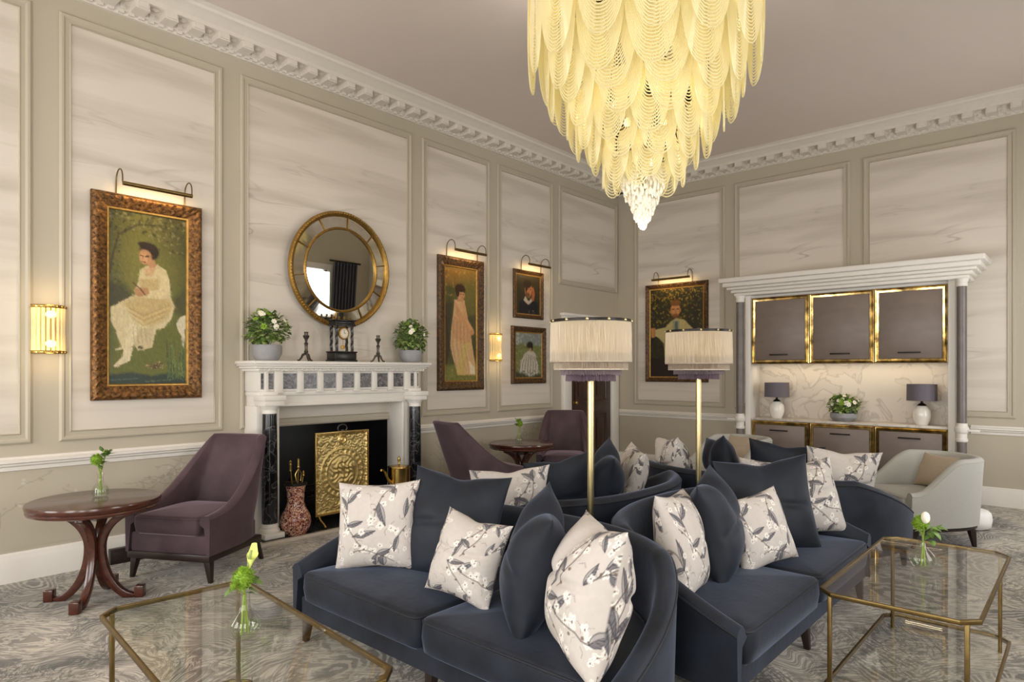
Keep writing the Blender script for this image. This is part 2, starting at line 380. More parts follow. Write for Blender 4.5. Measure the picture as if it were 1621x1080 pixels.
# ------------------------------------------------------------------ little painter (per-vertex colours)
class Canvas:
    def __init__(s, w, h, res, base, seed=1):
        s.nx = int(w*res)+1; s.ny = int(h*res)+1; s.w = w; s.h = h
        s.U, s.V = np.meshgrid(np.linspace(0, 1, s.nx), np.linspace(0, 1, s.ny)); s.X = s.U*w; s.Y = s.V*h
        s.r = np.random.RandomState(seed); s.a = np.ones((s.ny, s.nx, 3))*np.array(lin(base)); s.res = res
    def warp(s, amp):
        U0, V0, X0, Y0 = s.U, s.V, s.X, s.Y
        dx = (s.noise(12, 18, 3)-.5)*amp; dy = (s.noise(12, 18, 3)-.5)*amp
        s.X = X0+dx; s.Y = Y0+dy
    def brush(s, n, r0, r1, var):
        for _ in range(n):
            cx, cy = s.r.randint(s.nx), s.r.randint(s.ny); c = s.a[cy, cx]*(1+var*(s.r.rand()-.5)); rx = (r0+(r1-r0)*s.r.rand())*s.res; ry = rx*.32; t = s.r.rand()*PI if s.r.rand() < .5 else 1.1
            k = int(rx)+2; x0, x1, y0, y1 = max(0, cx-k), min(s.nx, cx+k+1), max(0, cy-k), min(s.ny, cy+k+1)
            yy, xx = np.mgrid[y0:y1, x0:x1]; xx = xx-cx; yy = yy-cy; ct, st = math.cos(t), math.sin(t)
            al = np.clip((1-np.hypot((xx*ct+yy*st)/rx, (-xx*st+yy*ct)/ry))*2.5, 0, 1)[...,None]*.6
            s.a[y0:y1, x0:x1] = s.a[y0:y1, x0:x1]*(1-al)+c*al
    def noise(s, cx, cy, oct=3):
        out = np.zeros((s.ny, s.nx)); amp = 1; tot = 0
        for o in range(oct):
            gx, gy = int(cx*2**o)+2, int(cy*2**o)+2; g = s.r.rand(gy, gx)
            x = s.U*(gx-1.001); y = s.V*(gy-1.001); xi = x.astype(int); yi = y.astype(int); fx = x-xi; fy = y-yi
            fx = fx*fx*(3-2*fx); fy = fy*fy*(3-2*fy)
            out += amp*(g[yi,xi]*(1-fx)*(1-fy)+g[yi,xi+1]*fx*(1-fy)+g[yi+1,xi]*(1-fx)*fy+g[yi+1,xi+1]*fx*fy); tot += amp; amp *= .55
        return out/tot
    def put(s, al, c):
        al = np.clip(al, 0, 1)[...,None]; s.a = s.a*(1-al)+np.array(lin(c))*al
    def seg(s, p, q):
        px, py = p[0]*s.w, p[1]*s.h; dx, dy = q[0]*s.w-px, q[1]*s.h-py
        t = np.clip(((s.X-px)*dx+(s.Y-py)*dy)/(dx*dx+dy*dy+1e-12), 0, 1)
        return np.hypot(s.X-px-t*dx, s.Y-py-t*dy)
    def poly(s, pts, c, soft=.008, al=1, wob=0):
        d = np.full(s.X.shape, 9.); ins = np.zeros(s.X.shape, bool); n = len(pts)
        for i in range(n):
            p, q = pts[i], pts[(i+1) % n]; d = np.minimum(d, s.seg(p, q))
            y0, y1 = p[1]*s.h, q[1]*s.h
            if y0 != y1:
                cr = ((y0 > s.Y) != (y1 > s.Y)) & (s.X < (q[0]*s.w-p[0]*s.w)*(s.Y-y0)/(y1-y0)+p[0]*s.w); ins ^= cr
        sd = np.where(ins, d, -d)
        if wob: sd = sd+(s.noise(14, 20, 2)-.5)*wob
        s.put(al*np.clip(sd/soft+.5, 0, 1), c)
    def ell(s, u, v, rx, ry, c, rot=0, soft=.25, al=1):
        x = s.X-u*s.w; y = s.Y-v*s.h; cr, sr = math.cos(rot), math.sin(rot)
        d = np.hypot((x*cr+y*sr)/rx, (-x*sr+y*cr)/ry); s.put(al*np.clip((1-d)/soft+.5, 0, 1), c)
    def stroke(s, pts, w, c, al=1, soft=None):
        d = np.full(s.X.shape, 9.)
        for p, q in zip(pts, pts[1:]): d = np.minimum(d, s.seg(p, q))
        s.put(al*np.clip((w-d)/(soft or w*.6)+.5, 0, 1), c)
    def mottle(s, amt, cx, cy):
        s.a *= (1+amt*(s.noise(cx, cy, 3)-.5))[...,None]
    def dabs(s, n, box, cols, r0, r1, al=.7):
        for _ in range(n):
            u = box[0]+(box[2]-box[0])*s.r.rand(); v = box[1]+(box[3]-box[1])*s.r.rand()
            s.ell(u, v, r0+(r1-r0)*s.r.rand(), (r0+(r1-r0)*s.r.rand())*.5, cols[s.r.randint(len(cols))], s.r.rand()*3, .6, al)
    def build(s, parent, x0, z0, y):
        vs = []; fs = []
        mb = MB()
        P = np.stack([x0+s.X, np.full_like(s.X, y), z0+s.h-s.Y], -1).reshape(-1, 3)
        idx = np.arange(s.nx*s.ny).reshape(s.ny, s.nx)
        F = np.stack([idx[:-1,:-1], idx[1:,:-1], idx[1:,1:], idx[:-1,1:]], -1).reshape(-1, 4)
        mb.v = P.tolist(); mb.f = F.tolist(); mb.m = [0]*len(F)
        col = np.concatenate([np.clip(s.a, 0, 1).reshape(-1, 3), np.ones((s.nx*s.ny, 1))], 1)
        return mb.build('canvas', M['paint'], parent, col=col)

# ------------------------------------------------------------------ room shell
XF, XB, YR, YL, ZC = -2.2, 8.7, -1.2, 5.55, 4.36
T = .15
FX0, FX1, FZ = 2.90, 4.26, 1.14      # fireplace opening in the left wall
struct(MB().box(XF-T, XB+T, YR-T, YL+T+.9, -.1, 0).build('floor', M['carpet'], smooth=False))
struct(MB().box(XF-T, XB+T, YR-T, YL+T+.9, ZC, ZC+.1).build('ceiling', M['ceil'], smooth=False))
w = MB(); w.box(XF-T, FX0, YL, YL+T, 0, ZC); w.box(FX1, XB+T, YL, YL+T, 0, ZC); w.box(FX0, FX1, YL, YL+T, FZ, ZC)
struct(w.build('wall_left', M['wall'], smooth=False))
struct(MB().box(XB, XB+T, YR-T, YL, 0, ZC).build('wall_back', M['wall'], smooth=False))
# wall on the right (behind the picture, seen in the mirror) with window openings, and the wall behind the camera
WR = [(-1.2, .0), (2.6, 3.8), (6.45, 7.65)]; WZ0, WZ1 = .55, 2.9
w = MB(); xs = [XF-T]+[v for p in WR for v in p]+[XB+T]
for i in range(0, len(xs), 2): w.box(xs[i], xs[i+1], YR-T, YR, 0, ZC)
for a, b in WR: w.box(a, b, YR-T, YR, 0, WZ0); w.box(a, b, YR-T, YR, WZ1, ZC)
struct(w.build('wall_right', M['wall'], smooth=False))
WF_ADDED = [(-.7, .6), (1.6, 2.9), (3.9, 5.2)]  # unseen windows added behind the camera to give frontal light
w = MB(); ys = [YR]+[v for p in WF_ADDED for v in p]+[YL]
for i in range(0, len(ys), 2): w.box(XF-T, XF, ys[i], ys[i+1], 0, ZC)
for a, b in WF_ADDED: w.box(XF-T, XF, a, b, 0, WZ0); w.box(XF-T, XF, a, b, WZ1, ZC)
struct(w.build('wall_front', M['wall'], smooth=False))
def window(n, wd, loc, rz):
    r = bpy.data.objects.new('window_%d' % n, None); C.objects.link(r); r.location = loc; r.rotation_euler = (0,0,rz); struct(r)
    f = MB(); h = WZ1-WZ0
    f.box(-wd/2-.12, -wd/2, -.03, .16, -.1, h+.12); f.box(wd/2, wd/2+.12, -.03, .16, -.1, h+.12)
    f.box(-wd/2, wd/2, -.03, .16, h, h+.12); f.box(-wd/2-.16, wd/2+.16, -.08, .16, -.14, -.0)
    f.box(-.02, .02, .06, .11, 0, h); f.box(-wd/2, wd/2, .05, .12, h*.5-.03, h*.5+.03)
    for s in (-1, 1): f.box(s*wd/2-.05 if s > 0 else -wd/2, wd/2 if s > 0 else -wd/2+.05, .05, .12, 0, h)
    f.build('window_frame', M['white'], r, bevel=.006)
    MB().box(-wd/2, wd/2, .135, .14, 0, h).build('window_glass', M['daylight'], r, smooth=False)
k = 0
for a, b in WR: k += 1; window(k, b-a, ((a+b)/2, YR, WZ0), PI)
for a, b in WF_ADDED: k += 1; window(k, b-a, (XF, (a+b)/2, WZ0), PI/2)

# skirting, dado rail, cornice along the walls; built as x-running pieces with the profile (y from wall towards the room, z)
def run(name, prof, mtl, length, loc, rz, extra=None):
    m = MB(); m.extrude([(-p[0], p[1]) for p in prof], 'x', 0, length)
    if extra: extra(m, length)
    return struct(m.build(name, mtl, None, loc, (0,0,rz), angle=25))
base_p = [(0,0),(.03,0),(.03,.15),(.024,.165),(.018,.19),(.008,.2),(0,.2)]
rail_p = [(0,.76),(.012,.765),(.014,.79),(.03,.80),(.032,.812),(.045,.82),(.045,.836),(.02,.845),(.012,.858),(0,.86)]
corn_p = [(0,4.17),(.03,4.17),(.04,4.19),(.06,4.195),(.06,4.235),(.09,4.245),(.20,4.25),(.20,4.285),(.215,4.29),(.24,4.31),(.30,4.325),(.31,4.345),(.35,4.36),(0,4.36)]
def dentil(m, length):
    n = int(length/.205)
    for i in range(n):
        x = (i+.5)*length/n
        m.box(x-.05, x+.05, -.185, -.06, 4.195, 4.252)
        m.box(x-.038, x+.038, -.197, -.06, 4.205, 4.252); m.lathe([(.0,.0),(.03,-.004),(.02,-.012),(.034,-.014),(0,-.026)], 10, (x+.1025, -.14, 4.256))
        m.box(x+.085, x+.12, -.075, -.055, 4.2, 4.24)
    n = int(length/.07)
    for i in range(n):
        x = (i+.5)*length/n; m.box(x-.02, x+.02, -.058, -.03, 4.175, 4.2)
run('baseboard_left', base_p, M['white'], FX0-.22-XF, (XF, YL, 0), 0)
run('baseboard_left', base_p, M['white'], 7.24-4.46, (4.46, YL, 0), 0)
run('baseboard_back', base_p, M['white'], YL-3.46, (XB, YL, 0), -PI/2)
run('baseboard_back', base_p, M['white'], 1.0-YR, (XB, 1.0, 0), -PI/2)
run('baseboard_right', base_p, M['white'], XB-XF, (XB, YR, 0), PI)
run('trim_1', rail_p, M['white'], FX0-.22-XF, (XF, YL, 0), 0)
run('trim_2', rail_p, M['white'], 7.24-4.46, (4.46, YL, 0), 0)
run('trim_3', rail_p, M['white'], YL-3.46, (XB, YL, 0), -PI/2)
run('trim_4', rail_p, M['white'], 1.0-YR, (XB, 1.0, 0), -PI/2)
run('trim_5', corn_p, M['cornice'], XB-XF, (XF, YL, 0), 0, dentil)
run('trim_6', corn_p, M['cornice'], YL-YR, (XB, YL, 0), -PI/2, dentil)
run('trim_7', corn_p, M['cornice'], XB-XF, (XB, YR, 0), PI, dentil)
run('trim_8', rail_p, M['white'], 1.2, (1.95, YR, 0), PI)

def frame_sweep(m, x0, x1, z0, z1, prof, mi=0):
    """mitred frame round the rectangle; prof = (inset from the outer edge, y) closed cross-section"""
    loops = []
    for cx, cz, sx, sz in ((x0,z0,1,1),(x1,z0,-1,1),(x1,z1,-1,-1),(x0,z1,1,-1)):
        loops.append([(cx+sx*p[0], p[1], cz+sz*p[0]) for p in prof])
    n = len(prof); vs = [p for l in loops for p in l]; fs = []
    for j in range(4):
        for i in range(n): fs.append((j*n+i, j*n+(i+1) % n, ((j+1) % 4)*n+(i+1) % n, ((j+1) % 4)*n+i))
    m.add(vs, fs, mi)
pan_p = [(-.075,0),(-.075,-.010),(-.062,-.022),(-.048,-.022),(-.036,-.012),(-.012,-.012),(-.004,-.018),(0,-.006),(0,0)]
tn = [8]
def panel(wall, x0, x1, z0, z1):
    tn[0] += 1; m = MB()
    wd = x1-x0; frame_sweep(m, -wd/2, wd/2, z0, z1, pan_p, 0)
    m.box(-wd/2, wd/2, -.004, 0, z0, z1, 1)
    c = (x0+x1)/2
    loc, rz = ((c, YL, 0), 0) if wall == 'L' else ((XB, c, 0), -PI/2) if wall == 'B' else ((c, YR, 0), PI)
    struct(m.build('trim_%d' % tn[0], [M['trimw'], M['paper']], None, loc, (0,0,rz), smooth=False))
for a in ((-1.6,-.55),(-.25,1.08),(1.39,2.42),(2.72,4.49),(4.78,5.72),(6.0,6.97)): panel('L', a[0], a[1], 1.02, 3.97)
panel('L', 7.25, 8.59, 2.74, 3.97)
for a in ((3.88,5.18),(2.29,3.60),(.68,2.0),(-.95,.36)): panel('B', a[0], a[1], 1.02, 3.955)
panel('R', .75, 1.75, 1.02, 3.95); panel('R', 4.7, 5.6, 1.02, 3.95)

def dado(x0, x1):
    tn[0] += 1; cv = Canvas(x1-x0, .52, 130, (187,179,161), 41); r = random.Random(4); wd = x1-x0
    for k in range(int(9*wd)):
        u, v = r.random(), r.uniform(.15, .75); ang = r.uniform(-.5, .5)+r.choice((0, PI)); pts = [(u, v)]
        for i in range(10):
            ang += r.uniform(-.6, .6); u += math.cos(ang)*.035/wd; v += math.sin(ang)*.035/.52; pts.append((u, v))
            if r.random() < .55: cv.ell(u+r.uniform(-.02, .02), v+r.uniform(-.05, .05), r.uniform(.008, .018), .010, r.choice(((206,200,186), (164,156,138), (172,164,148))), r.random()*3, .4, .7)
        cv.stroke(pts, .003, (146,138,120), .55, .004)
    mb = MB(); P = np.stack([cv.X-(x1-x0)/2, np.full_like(cv.X, -.003), .225+cv.h-cv.Y], -1).reshape(-1, 3); idx = np.arange(cv.nx*cv.ny).reshape(cv.ny, cv.nx)
    mb.v = P.tolist(); mb.f = np.stack([idx[:-1,:-1], idx[1:,:-1], idx[1:,1:], idx[:-1,1:]], -1).reshape(-1, 4).tolist(); mb.m = [0]*len(mb.f)
    col = np.concatenate([np.clip(cv.a, 0, 1).reshape(-1, 3), np.ones((cv.nx*cv.ny, 1))], 1)
    struct(mb.build('trim_%d' % tn[0], M['dadop'], None, ((x0+x1)/2, YL, 0), col=col))
dado(.6, 2.62); dado(4.6, 7.15)

# door in the left wall, far end
d = bpy.data.objects.new('door_1', None); C.objects.link(d); d.location = (7.96, YL, 0); struct(d)
m = MB(); m.box(-.51, .51, -.012, 0, 0, 2.1)
for x0, x1 in ((-.42,-.05),(.05,.42)):
    for z0, z1 in ((.2,.85),(1.0,1.95)): frame_sweep(m, x0, x1, z0, z1, [(0,-.012),(.0,-.022),(.03,-.026),(.05,-.014),(.05,-.012)]); m.box(x0+.09, x1-.09, -.02, -.012, z0+.09, z1-.09)
m.build('door_leaf', M['doorw'], d, bevel=.003)
m = MB(); m.lathe([(0,0),(.022,.004),(.022,.012),(.01,.018),(.01,.04),(.026,.05),(.028,.065),(.014,.078),(0,.08)], 16, M=Matrix.Translation((-.45,-.014,1.0)) @ Matrix.Rotation(PI/2, 4, 'X')); m.build('door_handle', M['brass'], d)
m = MB()
for s in (-1, 1):
    m.box(min(s*.51, s*.72), max(s*.51, s*.72), -.035, 0, 0, 2.1); m.box(min(s*.54, s*.69), max(s*.54, s*.69), -.048, 0, .2, 2.1); m.box(min(s*.5, s*.735), max(s*.5, s*.735), -.055, 0, 0, .2)
m.box(-.72, .72, -.035, 0, 2.1, 2.25); m.box(-.69, .69, -.048, 0, 2.13, 2.21); m.box(-.75, .75, -.07, 0, 2.23, 2.27)
m.build('door_frame', M['white'], d, bevel=.005)

# small dark box against the skirting behind the first armchair
m = MB(); m.box(-.12, .12, -.085, -.031, .0, .115); m.box(-.1, .1, -.09, -.08, .02, .095)
tag(m.build('socket_box', M['darkwood'], None, (1.74, YL, .0), bevel=.006), 'small dark brown box low against the left wall skirting behind the velvet armchair', 'socket box')

# ------------------------------------------------------------------ generic upholstery pieces
def superpath(a, D, n, N=72):
    pts = []
    for i in range(801):
        t = PI*i/800; c, s_ = math.cos(t), math.sin(t)
        pts.append((a*math.copysign(abs(c)**(2/n), c), D*abs(s_)**(2/n)))
    L = [0]
    for p, q in zip(pts, pts[1:]): L.append(L[-1]+math.hypot(q[0]-p[0], q[1]-p[1]))
    out = []; j = 0
    for k in range(N+1):
        t = L[-1]*k/N
        while j < len(pts)-2 and L[j+1] < t: j += 1
        f = (t-L[j])/max(1e-9, L[j+1]-L[j]); out.append((pts[j][0]+(pts[j+1][0]-pts[j][0])*f, pts[j][1]+(pts[j+1][1]-pts[j][1])*f))
    return out
def normals(P):
    out = []
    for i in range(len(P)):
        a, b = P[max(0, i-1)], P[min(len(P)-1, i+1)]; dx, dy = b[0]-a[0], b[1]-a[1]; l = math.hypot(dx, dy); out.append((-dy/l, dx/l))  # inward for a path running +x -> -x over the back
    return out
def shell(P, hf, z0, zin, th, flare=0, lean=None, roll=.5):
    """upholstered wall following plan path P; hf(v) rim height; returns MB and the outer rim line"""
    N = normals(P); loops = []; rim = []
    for (x, y), (nx, ny) in zip(P, N):
        h = hf(x, y); r = th*roll; prof = []
        for k in range(5): prof.append((0, z0+(h-r-z0)*k/4))
        for k in range(1, 8):
            a = PI*k/8; prof.append((th/2-th/2*math.cos(a), h-r+r*math.sin(a)))
        for k in range(4): prof.append((th+.012*math.sin(PI*k/3), h-r+(zin-h+r)*k/3))
        prof.append((th*.6, zin-.02)); prof.append((th*.3, z0))
        lp = []
        for o, z in prof:
            f = -flare*max(0, z-z0); le = (lean(x, y)*max(0, z-z0-.15)) if lean else 0
            lp.append((x+nx*(o+f), y+ny*(o+f)+le, z))
        loops.append(lp); rim.append(lp[5])
    m = MB(); m.rings(loops); return m, rim
def resample(pts, N, closed=True):
    Q = pts+[pts[0]] if closed else pts
    L = [0]
    for p, q in zip(Q, Q[1:]): L.append(L[-1]+math.hypot(q[0]-p[0], q[1]-p[1]))
    out = []; j = 0
    for k in range(N):
        t = L[-1]*k/(N if closed else N-1)
        while j < len(Q)-2 and L[j+1] < t: j += 1
        f = (t-L[j])/max(1e-9, L[j+1]-L[j]); out.append((Q[j][0]+(Q[j+1][0]-Q[j][0])*f, Q[j][1]+(Q[j+1][1]-Q[j][1])*f))
    return out
def smooth_loop(p, it=3):
    for _ in range(it): p = [((p[i-1][0]+2*p[i][0]+p[(i+1) % len(p)][0])/4, (p[i-1][1]+2*p[i][1]+p[(i+1) % len(p)][1])/4) for i in range(len(p))]
    return p
def cushion(outline, z0, z1, crown=.02, N=96, r=.03):
    o = smooth_loop(resample(outline, N), 3)
    cx = sum(p[0] for p in o)/N; cy = sum(p[1] for p in o)/N
    nm = []
    for i in range(N):
        a, b = o[i-1], o[(i+1) % N]; dx, dy = b[0]-a[0], b[1]-a[1]; l = math.hypot(dx, dy) or 1; nx, ny = -dy/l, dx/l
        if nx*(cx-o[i][0])+ny*(cy-o[i][1]) < 0: nx, ny = -nx, -ny
        nm.append((nx, ny))
    def lp(ins, z): return [(p[0]+n[0]*ins, p[1]+n[1]*ins, z) for p, n in zip(o, nm)]
    loops = [lp(r, z0), lp(.006, z0+.018), lp(-.004, (z0+z1)/2), lp(0, z1-r), lp(r*.13, z1-r*.5), lp(r*.5, z1-r*.13), lp(r, z1)]
    b = lp(r, z1)
    for f in (.85, .65, .4, .2, .05): loops.append([(cx+(p[0]-cx)*f, cy+(p[1]-cy)*f, z1+crown*(1-f*f)) for p in b])
    m = MB(); m.rings(loops); return m, lp(r*.1, z1-r*.55)

# ------------------------------------------------------------------ sofas
def make_sofa(label, loc, rz):
    root = thing('curved_sofa', label, 'sofa', loc, rz, 'curved navy velvet sofas')
    a, D, n, th = 1.035, .97, 2.4, .085
    def hf(x, y):
        t = min(1, max(0, y/.68)); return .425+.265*(t if t < .9 else .9+.1*(1-((1-t)/.1)**2*1.0) if False else min(t, 1-.0))
    P = superpath(a, D, n, 84)
    m, rim = shell(P, hf, .15, .36, th, .03)
    back = m.build('backrest', M['navy'], root, angle=60)
    MB().tube([(p[0], p[1], p[2]-.006) for p in rim], .007, 6).build('piping', M['pipe'], back)
    front = [(P[0][0]-.0, P[0][1]), ]
    # under-seat plinth with front rail
    inner = superpath(a-.05, D-.05, n, 40)
    ol = [(p[0], max(p[1], .022)) for p in inner]
    m = MB(); m.rings([[(x, y, .15) for x, y in ol], [(x, y, .245) for x, y in ol]]); m.build('seat_base', M['navy'], root, angle=50)
    ic = superpath(a-th-.004, D-th-.004, n, 60)
    for s in (1, -1):
        half = [(max(.004, p[0]), p[1]) for p in ic if p[0] > -.02]
        half = [(p[0]*s, p[1]) for p in half]
        ol = half+[(s*.004, -.012), (s*(a-th-.004), -.012)]
        m, pl = cushion(ol, .232, .395, .022, 110)
        c = m.build('seat_cushion', M['navy'], root, angle=60)
        MB().tube(pl, .0055, 6, closed=True).build('piping', M['pipe'], c)
    for x, y, sx, sy in ((-a+.055,.06,-.4,-.6),(a-.055,.06,.4,-.6),(0,.08,0,-1),(-a+.32,.72,-1,1),(a-.32,.72,1,1),(0,.9,0,1)):
        mm = MB(); mm.frustum((x+sx*.025, y+sy*.02, 0), (x, y, .155), (.014,.014), (.026,.026)); mm.build('leg', M['darkwood'], root, bevel=.003)
    return root
SA = (1.82, 2.165, 0); SB = (3.555, 1.05, 0); SC = (3.75, 3.10, 0); SD = (5.62, 2.04, 0)
sofa = make_sofa('curved navy velvet sofa nearest the fireplace screen side, facing the left glass coffee table', SA, -PI/2)
sofa['label'] = 'curved navy velvet sofa in front, facing the left glass coffee table'
dup(sofa, SB, 0, 'curved navy velvet sofa facing the right glass coffee table')
dup(sofa, SC, PI, 'curved navy velvet sofa behind the nearer lamp pole, facing the fireplace wall')
dup(sofa, SD, PI/2, 'curved navy velvet sofa farthest back, facing the grey tub chairs and built-in cabinets')

# ------------------------------------------------------------------ pillows
def floral(seed, n):
    c = Canvas(1, 1, n, (200,193,187), seed); r = random.Random(seed)
    c.mottle(.05, 5, 5)
    dark, mid, pale, bud = (52,50,56), (98,97,104), (150,147,148), (104,82,66)
    def leaf(u, v, ang, L, W):
        ca, sa = math.cos(ang), math.sin(ang); pts = []
        for k in range(7):
            t = k/6; w_ = W*math.sin(PI*t**.8); pts.append((u+ca*L*t-sa*w_, v+sa*L*t+ca*w_))
        for k in range(5, 0, -1):
            t = k/6; w_ = W*math.sin(PI*t**.8)*.7; pts.append((u+ca*L*t+sa*w_, v+sa*L*t-ca*w_))
        c.poly(pts, pale, .01, .75)
        c.poly([(p[0], p[1]) for p in pts[:7]]+[(u, v)], mid, .012, .8)
        c.stroke(pts+[pts[0]], .0034, dark, .75, .004); c.stroke([(u, v), (u+ca*L, v+sa*L)], .0035, dark, .8, .004)
        for t in (.3, .45, .6, .75): c.stroke([(u+ca*L*t, v+sa*L*t), (u+ca*L*(t+.12)-sa*W*.75, v+sa*L*(t+.12)+ca*W*.75)], .0026, dark, .7, .003)
    def bloom(u, v, R):
        for k in range(5):
            a = k*2*PI/5+r.random(); c.ell(u+math.cos(a)*R*.6, v+math.sin(a)*R*.6, R*.62, R*.45, (238,233,225), a, .3, .95)
            c.stroke([(u, v), (u+math.cos(a)*R, v+math.sin(a)*R)], .0022, mid, .5, .003)
        c.ell(u, v, R*.24, R*.24, bud, 0, .4, .9)
    for k in range(17):
        u, v = r.random(), r.random(); ang = r.choice((-1.2, -.8, -1.9, .6, 2.3))+r.uniform(-.3, .3); pts = [(u, v)]
        for i in range(7):
            ang += r.uniform(-.35, .35); u += math.cos(ang)*.06; v += math.sin(ang)*.06; pts.append((u, v))
            if i % 2: bloom(u+r.uniform(-.05, .05), v+r.uniform(-.05, .05), r.uniform(.022, .036))
            if i % 2 == 0: c.ell(u+r.uniform(-.03, .03), v+r.uniform(-.03, .03), .013, .01, bud, 0, .5, .85)
        c.stroke(pts, .0048, (92,82,78), .85, .005)
        p = pts[r.randint(2, 6)]
        leaf(p[0], p[1], ang+r.uniform(.4, 1.1)*r.choice((-1, 1)), r.uniform(.15, .24), r.uniform(.028, .045))
        p = pts[r.randint(0, 4)]
        leaf(p[0], p[1], ang-r.uniform(.4, 1.1), r.uniform(.12, .2), r.uniform(.025, .04))
    for k in range(60):
        u, v, a = r.random(), r.random(), r.uniform(0, 6.3); c.stroke([(u, v), (u+.035*math.cos(a), v+.035*math.sin(a)), (u+.06*math.cos(a+.5), v+.06*math.sin(a+.5))], .0022, r.choice((mid, pale, dark)), .6, .003)
    for k in range(26): bloom(r.random(), r.random(), r.uniform(.018, .03))
    c.mottle(.10, 30, 30)
    return np.clip(c.a, 0, 1)
def pillow_mesh(name, size, thick, n, mtl, pattern=None, chop=.0, seed=0):
    rs = np.random.RandomState(seed)
    u = np.linspace(-1, 1, n+1); u = .45*u+.55*np.sin(u*PI/2); U, V = np.meshgrid(u, u)
    bulge = np.clip((1-np.abs(U)**2.2)*(1-np.abs(V)**2.2), 0, 1)**(.62 if chop else .52)
    dog = 1-.10*(1-V**2)*np.abs(U)**3; dog2 = 1-.10*(1-U**2)*np.abs(V)**3
    X = U*dog*size/2; Z = V*dog2*size/2
    if chop: Z = Z-chop*np.exp(-(U/.28)**2)*np.clip(V, 0, 1)**1.2
    ph = rs.rand(8)*6
    wr = .035*np.sin(5*U+ph[0]+2*np.sin(3*V+ph[1]))*(np.abs(V)**1.5)+.035*np.sin(6*V+ph[2]+2*U)*(np.abs(U)**1.5)+.03*np.sin(2.2*U+ph[3])*np.sin(2.5*V+ph[4])
    crease = (.14 if chop else .05)*np.exp(-((V-.05-.25*np.abs(U)*np.sin(ph[5]))/.07)**2)*np.exp(-((np.abs(U)-.45)/.45)**2)
    Y = thick/2*bulge*(1+wr*2.2-crease)
    if chop: Y = Y*(1-.28*np.exp(-(U/.3)**2)*np.clip(V+.3, 0, 1))
    mb = MB(); k = n+1; idx = np.arange(k*k).reshape(k, k)
    A = np.stack([X, -Y, Z], -1).reshape(-1, 3); Bk = np.stack([X, Y*.95, Z], -1).reshape(-1, 3)
    F1 = np.stack([idx[:-1,:-1], idx[:-1,1:], idx[1:,1:], idx[1:,:-1]], -1).reshape(-1, 4)
    # the two sides share the border
    border = np.zeros((k, k), bool); border[0] = border[-1] = True; border[:,0] = border[:,-1] = True
    mp = np.arange(k*k)+k*k; mp[border.ravel()] = np.arange(k*k)[border.ravel()]
    inner = ~border.ravel(); newid = np.full(2*k*k, -1); newid[:k*k] = np.arange(k*k); newid[k*k:][inner] = k*k+np.arange(inner.sum())
    F2 = newid[mp[F1[:,::-1]]]
    mb.v = A.tolist()+Bk[inner].tolist(); mb.f = F1.tolist()+F2.tolist(); mb.m = [0]*len(mb.f)
    col = None
    if pattern is not None:
        pc = pattern[::-1].reshape(-1, 3); col = np.concatenate([pc, pc.reshape(k, k, 3)[:,::-1].reshape(-1, 3)[inner]], 0); col = np.concatenate([col, np.ones((len(col), 1))], 1)
    return mb.build(name, mtl, None, angle=180, col=col)
def rotm(nx, ny, tilt, spin=0):
    return (Matrix.Rotation(math.atan2(nx, -ny), 4, 'Z') @ Matrix.Rotation(-math.radians(tilt), 4, 'X') @ Matrix.Rotation(math.radians(spin), 4, 'Y')).to_euler()
NP = 170
src = {}
pats = [floral(3, NP), floral(11, NP)]
def pillow(kind, loc, n, tilt, label, group, scale=1, spin=0, sq=1):
    if kind not in src:
        if kind[0] == 'f': o = pillow_mesh('throw_pillow', .48, (.27 if kind[1] == '1' else .21), NP, M['print_'], pats[int(kind[1])], .015 if kind[1] == '1' else 0, int(kind[1]))
        else: o = pillow_mesh('throw_pillow', .56, (.28 if kind[1] == '1' else .22), 60, M['navyp'], None, .045 if kind[1] == '1' else .02, 5+int(kind[1]))
        src[kind] = o
    else:
        o = src[kind].copy(); C.objects.link(o)
    o.location = loc; o.rotation_euler = rotm(n[0], n[1], tilt, spin); o.scale = (scale*sq, scale, scale)
    return tag(o, label, 'pillow', group)
g = 'scatter pillows on the navy sofas'
# front-left sofa
pillow('f0', (2.12,2.86,.625), (-.86,-.5), 14, 'pale floral print pillow at the far left end of the front sofa', g, .98, -4)
pillow('n0', (2.33,2.50,.64), (-.95,-.3), 18, 'large navy velvet pillow behind the two left floral pillows of the front sofa', g, 1.04, 3)
pillow('f1', (2.10,2.15,.59), (-1,-.1), 20, 'small floral pillow leaning tilted against the big navy pillow of the front sofa', g, .82, 6)
pillow('n1', (2.14,1.78,.64), (-.66,.75), 14, 'dented navy velvet pillow turned edge-on, below the nearer lamp pole on the front sofa', g, 1.0, 6)
pillow('f1', (2.00,1.40,.63), (-.76,.65), 14, 'biggest floral pillow, nearest the camera, at the right end of the front sofa', g, 1.12, -4)
# right sofa
pillow('f0', (2.88,1.48,.62), (.24,-.97), 14, 'plump floral pillow at the near left end of the right sofa', g, 1.04, 5)
pillow('n1', (3.26,1.48,.64), (.30,-.95), 12, 'navy velvet pillow turned edge-on between two floral pillows of the right sofa', g, .98, -4)
pillow('f0', (3.55,1.36,.585), (-.45,-.89), 18, 'small square floral pillow in front of the wide navy pillow on the right sofa', g, .84, -9)
pillow('n0', (3.94,1.46,.635), (-.72,-.70), 14, 'wide navy velvet pillow behind the small floral pillow on the right sofa', g, 1.06, -4)
pillow('f1', (4.40,1.40,.63), (-.72,-.70), 16, 'floral pillow at far end of the right sofa, half behind wide navy pillow', g, 1.02, -6)
